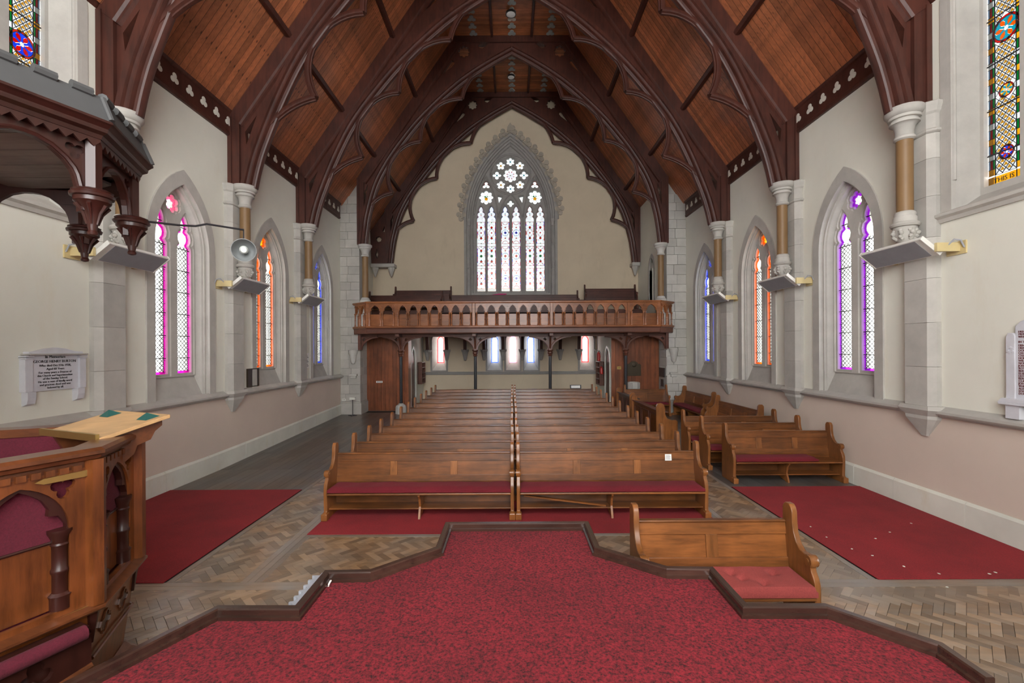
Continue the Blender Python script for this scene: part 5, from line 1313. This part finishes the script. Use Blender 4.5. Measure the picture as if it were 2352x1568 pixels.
for f_ in (.16, .84):
    c0 = BR[3].lerp(BR[2], f_)*.8+BR[0].lerp(BR[1], f_)*.2; u_ = (BR[2]-BR[3]).normalized(); v_ = sl; up = u_.cross(v_).normalized()
    if up.z < 0: up = -up
    base = [c0+u_*a*.06+v_*b*.05 for a, b in ((-1, -1), (1, -1), (1, 1), (-1, 1))]
    part('felt_wedge', MB().add([tuple(p+up*.001) for p in base]+[tuple(c0+up*.045)], [(0, 1, 2, 3), (0, 1, 4), (1, 2, 4), (2, 3, 4), (3, 0, 4)]), 'greenfelt', bd)
kn = oct_pt(PR-.14, 2, 1.72); part('lining_knob', MB().lathe([(.005, -.02), (.022, -.01), (.022, .01), (.005, .02)], (kn.x, kn.y-.0, kn.z), 8), 'iron', pul)
# stair to the pulpit door on the near side
st = thing('pulpit_stair', 'pulpit stair with crimson carpeted tread and pierced string in the bottom left corner', 'stair', (-2.9, 2.0, 0), 0, None, True)
fr, Ln = face_frame(PR+.04, 7); Ln -= .10
part('tread', MB().poly([(-.3, .70), (Ln+.0, .70), (Ln+.0, .765), (-.3, .765)], fr, -.02, .09), 'maho', st)
part('stair_carpet', MB().tube([fr(-.3, .735, .085), fr(Ln-.02, .735, .085)], .045, 10), 'velvetd', st, True)
hs = [trefoil(Ln*.62, .60, .085, PI/2), trefoil(Ln*.12, .50, .085, PI/2)]
part('string', MB().prism([[(-.3, .34), (Ln+.02, .48), (Ln+.02, .70), (-.3, .70)]]+hs, fr, .03, .065), 'maho', st)
part('string_backing', MB().poly([(-.3, .2), (Ln, .36), (Ln, .70), (-.3, .70)], fr, .0, .012), 'maho', st)
part('string_moulding', MB().tube([fr(-.3, .36, .07), fr(Ln+.02, .50, .07)], .018, 8), 'pulpitx', st, True)
part('lower_string', MB().poly([(-.3, 0), (Ln, .0), (Ln+.02, .48), (-.3, .34)], fr, .03, .055), 'pulpit', st)

# ------------------------------------------------------------------ canopy (sounding board) above the pulpit
PCX = -3.63
can = thing('pulpit_canopy', 'dark mahogany canopy with pendants and pierced arches above the pulpit', 'canopy', (PCX, PCY, 3.3), 0, None, True)
CR = .87
for k in range(8):
    fr, Ln = face_frame(CR, k)
    c = Ln/2; h = Ln/2-.07
    inn = [(c+h, 3.40), (c+h*.98, 3.52), (c+h*.90, 3.62), (c+h*.84, 3.66), (c+h*.70, 3.71), (c+h*.45, 3.765), (c+h*.2, 3.79), (c, 3.795)]
    inn = inn+[(2*c-x, z) for x, z in reversed(inn[:-1])]
    lp = [(Ln-.02, 3.40), (Ln-.02, 3.86), (.02, 3.86), (.02, 3.40)]
    lp = [(.02, 3.40), (2*c-inn[0][0], 3.40)]+list(reversed(inn))[1:]+[(Ln-.02, 3.40), (Ln-.02, 3.86), (.02, 3.86)]
    tfs = [trefoil(.09, 3.785, .055, -PI/2), trefoil(Ln-.09, 3.785, .055, -PI/2)]
    part('arch_panel', MB().prism([lp]+tfs, fr, -.035, .0), 'maho', can)
    part('trefoil_backing', MB().poly([(.03, 3.72), (.14, 3.72), (.14, 3.84), (.03, 3.84)], fr, -.045, -.03).poly([(Ln-.14, 3.72), (Ln-.03, 3.72), (Ln-.03, 3.84), (Ln-.14, 3.84)], fr, -.045, -.03), 'maho', can)
    part('arch_moulding', MB().tube([fr(u, v, .005) for u, v in [(c+(x-c)*1.08, z+.012) for x, z in inn]], .014, 6), 'maho', can, True)
    # zigzag valance
    nz_ = 10; w = (Ln+.10)/nz_; zz = []
    fr3, L3 = face_frame(CR+.055, k); w = L3/nz_
    pts = [(0, 3.90)]
    for j in range(nz_): pts += [(j*w, 3.872), ((j+.5)*w, 3.835)]
    pts += [(L3, 3.872), (L3, 3.90)]
    part('zigzag_valance', MB().poly(pts[1:] if False else pts, fr3, -.015, .0), 'maho', can)
    prof = [(-.1, 3.86), (.0, 3.86), (.04, 3.885), (.06, 3.89), (.07, 3.915), (.10, 3.93), (.105, 3.945), (.105, 3.955), (.125, 3.975), (.138, 3.985), (.138, 4.0), (-.1, 4.0)]
    part('cornice', MB().loft([[oct_pt(CR+o, k, z) for o, z in prof], [oct_pt(CR+o, k+1, z) for o, z in prof]], True, True, True), 'maho', can)
    part('roof_slope', MB().loft([[oct_pt(r, k, z) for r, z in ((1.0, 4.0), (.93, 4.17), (.85, 4.17), (.85, 4.0))], [oct_pt(r, k+1, z) for r, z in ((1.0, 4.0), (.93, 4.17), (.85, 4.17), (.85, 4.0))]], True, True, True), 'roofgrey', can)
    A, B = oct_pt(.93, k, 4.175), oct_pt(.93, k+1, 4.175)
    for j in range(4):
        p = A.lerp(B, (j+.12)/4); q = A.lerp(B, (j+.72)/4); part('roof_roll', MB().tube([p, q], .03, 8), 'roofgrey', can, True)
    part('hip_roll', MB().tube([oct_pt(.94, k, 4.16), oct_pt(1.0, k, 4.01)], .018, 8), 'roofgrey', can, True)
    v = oct_pt(CR, k, 0)
    part('corner_post', MB().ngon([(.05, 3.50), (.05, 3.87)], (v.x, v.y, 0), 6, k*PI/4+PI/6), 'maho', can)
    part('pendant', MB().ngon([(.008, 3.255), (.026, 3.262), (.03, 3.275), (.022, 3.29), (.026, 3.31), (.034, 3.36), (.055, 3.42), (.085, 3.46), (.10, 3.475), (.10, 3.50), (.115, 3.505), (.12, 3.52), (.105, 3.535), (.11, 3.545), (.09, 3.555)], (v.x, v.y, 0), 12, k*PI/4), 'maho', can, True)
    for j in range(6):
        a = j*PI/3; part('pendant_flute', MB().tube([(v.x+r*math.cos(a), v.y+r*math.sin(a), z) for r, z in ((.03, 3.33), (.05, 3.40), (.088, 3.455))], [.006, .009, .013], 5), 'maho', can, True)
    part('upper_roof', MB().add([oct_pt(.85, k, 4.15), oct_pt(.85, k+1, 4.15), (PCX, PCY, 4.3)], [(0, 1, 2)]), 'roofgrey', can)
for j in range(6):
    y = PCY-.72+1.44*j/6; hw = math.sqrt(max(0.09, .74**2-(y+.133-PCY)**2))
    part('soffit_board', MB().box(PCX-hw, PCX+hw, y+.004, y+.236, 3.825, 3.845), 'soffit', can)
bb = thing('pulpit_backboard', 'tall dark backboard rising behind the pulpit to carry its canopy', 'panel', (-4.66, 3, 0), 0, None, True)
part('board', MB().box(-4.78, -4.70, 2.6, 3.4, .0, 4.3), 'maho', bb, bev=.01)
for yy_ in (2.65, 3.35): part('stile', MB().box(-4.70, -4.66, yy_-.05, yy_+.05, 0, 4.3), 'maho', bb)

# bent rod with the enamelled lamp
lamp = thing('pulpit_lamp', 'grey enamel lamp with bulb hanging from a bent black rod off the canopy', 'lamp', (-2.6, 4.4, 3.5), 0, None, True)
rod = [(-2.99, 3.62, 3.555), (-2.86, 3.95, 3.60), (-2.74, 4.15, 3.61), (-2.68, 4.25, 3.66), (-2.6, 4.42, 3.66)]
rod = [(-3.02, 3.60, 3.535), (-2.84, 3.90, 3.57), (-2.79, 4.02, 3.595), (-2.745, 4.10, 3.635), (-2.60, 4.42, 3.665)]
part('rod', MB().tube(rod, .009, 8), 'iron', lamp, True)
lc = Vector((-2.60, 4.42, 3.47))
part('flex', MB().tube([(-2.6, 4.42, 3.665), (-2.6, 4.42, 3.58)], .006, 6), 'iron', lamp, True)
ax = (Vector((-.2, 0, 2.2))-lc).normalized(); q = Vector((0, 0, -1)).rotation_difference(ax).to_matrix().to_4x4()
def tilted(nm, prof, m, n_=20):
    o = part(nm, MB().lathe(prof, (0, 0, 0), n_, 0, False), m, lamp, True); o.data.transform(Matrix.Translation(lc) @ q); return o
tilted('shade', [(.02, .10), (.045, .095), (.085, .05), (.108, -.01), (.11, -.03), (.104, -.03), (.10, -.01), (.08, .04), (.04, .08), (.02, .085)], 'reflect')
tilted('lamp_holder', [(.0, .15), (.026, .15), (.03, .13), (.03, .09), (.0, .09)], 'iron')
tilted('bulb', [(.0, -.03), (.025, -.025), (.04, .0), (.038, .03), (.02, .07), (.0, .08)], 'bulb')

# ------------------------------------------------------------------ radiant heaters on the wall shafts
for side in ('left', 'right'):
    s = -1 if side == 'left' else 1
    for i in range(3):
        y = YT[i]+.06; X = XL if s < 0 else XR
        h = thing('radiant_heater', 'slanting radiant heater panel on the %s wall, %s' % (side, ('nearest the camera', 'second from the camera', 'third from the camera')[i]), 'heater', (X, y, 3.8), 0, 'radiant heaters on the wall shafts')
        xa, za = -s*.52, .20; xb, zb = -s*.25, -.02      # nave edge high, wall edge low
        d = Vector((xb-xa, 0, zb-za)).normalized(); n_ = Vector((-s*.22, 0, -.27)).normalized()
        if n_.dot(Vector((-s, 0, -1))) < 0: n_ = -n_
        A, B = Vector((xa, 0, za)), Vector((xb, 0, zb)); up = -n_*.05
        mk = lambda y0, y1, a, b, w0, w1: MB().loft([[A+d*a+n_*w0+Vector((0, yy, 0)), A+d*b+n_*w0+Vector((0, yy, 0)), A+d*b+n_*w1+Vector((0, yy, 0)), A+d*a+n_*w1+Vector((0, yy, 0))] for yy in (y0, y1)], True, True, True)
        Lw = (B-A).length
        put('casing', mk(-.56, .56, 0, Lw, -.05, 0).mesh('casing', 'white'), h, (0, 0, 0), 0, .006)
        put('grille', mk(-.46, .53, .015, Lw-.015, -.01, .004).mesh('grille', 'heatgrey'), h, (0, 0, 0))
        for yy in (-.57, .55): put('end_cap', mk(yy, yy+.02, -.005, Lw+.005, -.055, .008).mesh('end_cap', 'white'), h, (0, 0, 0), 0, .004)
        put('grille_slots', MB().loft([[A+d*(.02+.03*j)+n_*.0035+Vector((0, yy, 0)) for yy in (-.47, .51) for j in (0,)] for _ in (0,)], False).mesh('x', 'iron'), h, (0, 0, 0)) if False else None
        put('wall_bracket', MB().box(*sorted((0, -s*.34)), -.62, -.58, .02, .14).mesh('wall_bracket', 'ivory'), h, (0, 0, 0)); put('wall_bracket', MB().box(*sorted((0, -s*.24)), .42, .46, .02, .10).mesh('wall_bracket', 'ivory'), h, (0, 0, 0))
        put('mounting_plate', MB().box(*sorted((0, -s*.02)), -.70, -.42, -.02, .16).mesh('mounting_plate', 'ivory'), h, (0, 0, 0))
        put('cable', MB().tube([(-s*.02, -.68, .06), (-s*.06, -.67, .16), (-s*.12, -.64, .18), (-s*.2, -.6, .08)], .012, 6).mesh('cable', 'plastic', True), h, (0, 0, 0))

# ------------------------------------------------------------------ ceiling lamps
for y, r, lb in ((14.9, .17, 'round white downlight on the flat ceiling, nearer of the two large ones'), (18.35, .15, 'round white downlight on the flat ceiling, farther of the two large ones')):
    t = thing('ceiling_lamp', lb, 'lamp', (C-.03, y, ZF), 0, 'downlights on the flat ceiling')
    put('drum', MB().lathe([(r*.3, 0), (r*.35, -.06), (r, -.08), (r*1.02, -.14), (r*.9, -.14)], (0, 0, 0), 20).mesh('drum', 'iron', True), t, (0, 0, 0))
    put('diffuser', MB().lathe([(r*.9, -.135), (r*.7, -.16), (r*.1, -.17)], (0, 0, 0), 20).mesh('diffuser', 'paper', True), t, (0, 0, 0))
t = thing('ceiling_lamp', 'tiny round spotlight on the flat ceiling behind the fourth truss', 'lamp', (C-.03, 16.75, ZF), 0, 'downlights on the flat ceiling')
put('drum', MB().lathe([(.08, 0), (.1, -.1), (.07, -.1)], (0, 0, 0), 14).mesh('drum', 'trefoilg', True), t, (0, 0, 0)); put('diffuser', MB().lathe([(.07, -.09), (.03, -.12)], (0, 0, 0), 12).mesh('diffuser', 'paper', True), t, (0, 0, 0))

# ------------------------------------------------------------------ memorial tablets and notices on the side walls
t = thing('memorial_tablet', 'white marble memorial tablet with black lettering on the left wall', 'plaque', (XL, 6.08, 1.9), 0, None, True)
fr = lambda u, v, w: (XL+w, 6.08+u, v)
part('slab', MB().poly([(-.34, 1.98), (.34, 1.98), (.34, 2.46), (-.34, 2.46)], fr, 0, .05), 'marble', t)
part('pediment', MB().poly([(-.36, 2.46), (.36, 2.46), (.36, 2.49), (.25, 2.495), (.12, 2.53), (0, 2.545), (-.12, 2.53), (-.25, 2.495), (-.36, 2.49)], fr, 0, .08), 'marble', t, bev=.004)
part('cornice', MB().box(XL, XL+.13, 5.69, 6.47, 2.445, 2.465), 'stone', t, bev=.006)
for sg in (-1, 1):
    pl = part('pilaster', MB().poly([(sg*.36-.045, 1.98), (sg*.36+.045, 1.98), (sg*.36+.045, 2.40), (sg*.36-.045, 2.40)], fr, 0, .08), 'marble', t, bev=.004)
    for zz in (2.395, 2.42): part('pilaster_cap', MB().poly([(sg*.36-.055, zz), (sg*.36+.055, zz), (sg*.36+.055, zz+.018), (sg*.36-.055, zz+.018)], fr, 0, .095), 'marble', pl, bev=.004)
    part('console', MB().poly([(0, 1.80), (.07, 1.83), (.085, 1.90), (.085, 1.98), (0, 1.98)], lambda u, v, w: (XL+u, 6.08+sg*.33+w, v), -.05, .05), 'marble', t)
lines = [('In Memoriam', .05, 2.405), ('GEORGE HENRY BURTON', .05, 2.345), ('Who died Oct 27th 1928,', .04, 2.295), ('Aged 60 Years', .04, 2.25), ('For many years a Deacon of', .038, 2.205), ('this Church and Superintendent', .036, 2.165),
         ('of the Sunday School.', .038, 2.125), ('He was a man of kindly word', .038, 2.085), ('and gracious deed and was', .038, 2.045), ('beloved by all.', .038, 2.005)]
for tx, sz, z in lines:
    me = text_mesh(tx, sz, 'inscription'); me.materials.append(M['letters']); o = put('inscription', me, t)
    w_ = max(v.co.x for v in me.vertices)*2; sc = min(1, .56/w_)
    o.matrix_basis = Matrix.Translation((XL+.052, 6.08, z)) @ Matrix.Rotation(PI/2, 4, 'Z') @ Matrix.Rotation(PI/2, 4, 'X') @ Matrix.Diagonal((sc, 1, 1, 1))
t = thing('war_memorial', 'tall pale stone memorial with red lettered names at the right edge', 'plaque', (XR, 5.15, 1.62), 0, None, True)
fr = lambda u, v, w: (XR-w, 5.15+u, v)
part('slab', MB().poly([(-.46, 1.84), (.46, 1.84), (.46, 2.74), (.40, 2.80), (0, 2.95), (-.40, 2.80), (-.46, 2.74)], fr, 0, .05), 'marble', t, bev=.006)
for sg in (-1, 1):
    pl = part('pilaster', MB().poly([(sg*.505-.05, 1.84), (sg*.505+.05, 1.84), (sg*.505+.05, 2.62), (sg*.505+.03, 2.66), (sg*.505-.03, 2.66), (sg*.505-.05, 2.62)], fr, 0, .06), 'marble', t, bev=.006)
    part('wreath', MB().prism([foil(sg*.505, 2.45, .045, 6, 5), foil(sg*.505, 2.45, .02, 6, 5)], fr, .055, .07), 'marble', pl)
    part('foot_block', MB().poly([(sg*.45-.08, 1.60), (sg*.45+.08, 1.60), (sg*.45+.08, 1.78), (sg*.45-.08, 1.78)], fr, 0, .1), 'marble', t, bev=.004)
part('shelf', MB().poly([(-.6, 1.80), (.6, 1.80), (.58, 1.77), (-.58, 1.77)], fr, 0, .13).poly([(-.6, 1.80), (.6, 1.80), (.56, 1.85), (-.56, 1.85)], fr, 0, .12), 'marble', t, bev=.004)
names_ = ['ERECTED', 'MEN A', 'WHO', 'THE', 'IN THE', 'ERNEST', 'HENRY', 'DORA', 'CEDRIC', 'CHARLES', 'HORACE', 'WILLIAM', 'NOEL', 'JOHN', 'ROY', 'BERNICE', 'ELSIE', 'LEONARD', 'BENJAMIN', 'CLAUDE', 'JOHN', 'WALTER', 'ALEX', 'EDGAR', 'DONALD']
for i, tx in enumerate(names_):
    me = text_mesh(tx, .036, 'inscription'); me.materials.append(M['redletters']); o = put('inscription', me, t); w_ = max(v.co.x for v in me.vertices)
    u = .42-w_ if i > 4 else .42-w_-(0, .0, .0, .06, .0)[i]*1.0
    sc = 1
    if w_*2 > .82: sc = .82/(w_*2); u = 0
    o.matrix_basis = Matrix.Translation((XR-.052, 5.15+u, 2.66-i*.031-(.012 if i > 4 else 0))) @ Matrix.Rotation(-PI/2, 4, 'Z') @ Matrix.Rotation(PI/2, 4, 'X') @ Matrix.Diagonal((sc, 1, 1, 1))
t = thing('dark_tablet', 'dark square bronze tablet on the left wall below the orange window', 'plaque', (XL, 10.78, 1.7), 0, None, True)
part('plate', MB().box(XL, XL+.025, 10.55, 10.99, 1.65, 2.04), 'slate', t, bev=.004); part('fillet', MB().prism([[(10.53, 1.63), (11.01, 1.63), (11.01, 2.06), (10.53, 2.06)], [(10.55, 1.65), (10.99, 1.65), (10.99, 2.04), (10.55, 2.04)]], lambda u, v, w: (XL+w, u, v), 0, .03), 'bronze', t)
t = thing('paper_notice', 'white printed notice on the left wall shaft before the blue window', 'notice', (XL, 13.5, 2.0), 0, None, True)
part('sheet', MB().box(XL+.0, XL+.012, 13.45, 13.75, 1.95, 2.4), 'paper', t)
mb = MB()
for j in range(9): mb.box(XL+.0115, XL+.0135, 13.48, 13.72-.05*((j*7) % 3), 2.0+j*.042, 2.015+j*.042)
part('print', mb, 'letters', t)
# small stand with a white box by the left pier, and a socket
t = thing('desk_stand', 'small stand with a white box and blue foot beside the left stone pier', 'stand', (-5.62, 16.02, fz(16)))
put('box', MB().box(-.1, .1, -.05, .05, .56, .64).mesh('box', 'white'), t, (0, 0, 0), 0, .006); put('pole', MB().lathe([(.012, .02), (.012, .57)], (0, 0, 0), 8).mesh('pole', 'iron', True), t, (0, 0, 0))
put('foot', MB().box(-.15, .15, -.02, .02, 0, .02).box(-.02, .02, -.15, .15, 0, .02).mesh('foot', 'g_blue' if False else 'iron'), t, (0, 0, 0))
t = thing('wall_socket', 'white double power socket low on the left stone pier', 'socket', (-6.02, YP, .7), 0, None, True)
part('plate', MB().box(-6.09, -5.96, YP-.02, YP-.001, .66, .73), 'white', t, bev=.004); part('pins', MB().box(-6.06, -6.04, YP-.022, YP-.018, .68, .71).box(-6.01, -5.99, YP-.022, YP-.018, .68, .71), 'letters', t)
# communion cup rack hung on the kerb, and a small hook
u0, u1 = Vector((-1.565, 3.62, .66)), Vector((-1.575, 3.17, .66))
t = thing('cup_rack', 'grey rack with scalloped cup holes fixed outside the kerb, left', 'rack', (-1.6, 3.4, .6), 0, None, True)
sc_ = [(-1.512, 3.63), (-1.512, 3.16), (-1.60, 3.16)]
for j in range(6):
    y = 3.165+j*.077; sc_ += [(-1.60, y+.012)]+[(-1.60+.042*math.sin(a), y+.042-.03*math.cos(a)) for a in [PI*i/6 for i in range(7)]]
sc_ += [(-1.60, 3.63)]
part('tray', MB().poly(sc_, fXY, .655, .70), 'plastic', t); part('back_plate', MB().box(-1.525, -1.512, 3.16, 3.63, .60, .72), 'plastic', t)
o = tag(part('hook', MB().tube([(-1.42, 3.545, .70), (-1.42, 3.53, .70), (-1.425, 3.515, .685), (-1.43, 3.52, .665), (-1.435, 3.535, .66)], .007, 8), 'white', None, True), 'small white hook screwed to the inner face of the kerb, left', 'hook')
# scraps lying on the right carpet
random.seed(21)
fl_me = MB().poly([(-.015, -.007), (.0, -.011), (.014, -.004), (.011, .008), (-.007, .01)], fXY, 0, .004).mesh('paint_flake', 'skirt')
for i, (x, y) in enumerate(((4.12, 6.3), (4.1, 5.95), (4.17, 5.6), (4.28, 5.42), (4.42, 5.15), (4.66, 4.98), (5.3, 5.0), (4.5, 4.72), (4.7, 5.9), (5.6, 6.4), (5.05, 6.1), (5.2, 4.97))):
    o = put('paint_flake', fl_me, None, (x, y, .0115 if y > 4.9 else .001), random.uniform(0, 6)); tag(o, 'pale paint flake lying on the floor near the right carpet', 'flake', 'pale flakes scattered on the right')

for o in bpy.data.objects:
    if 'worldkids' in o: del o['worldkids']
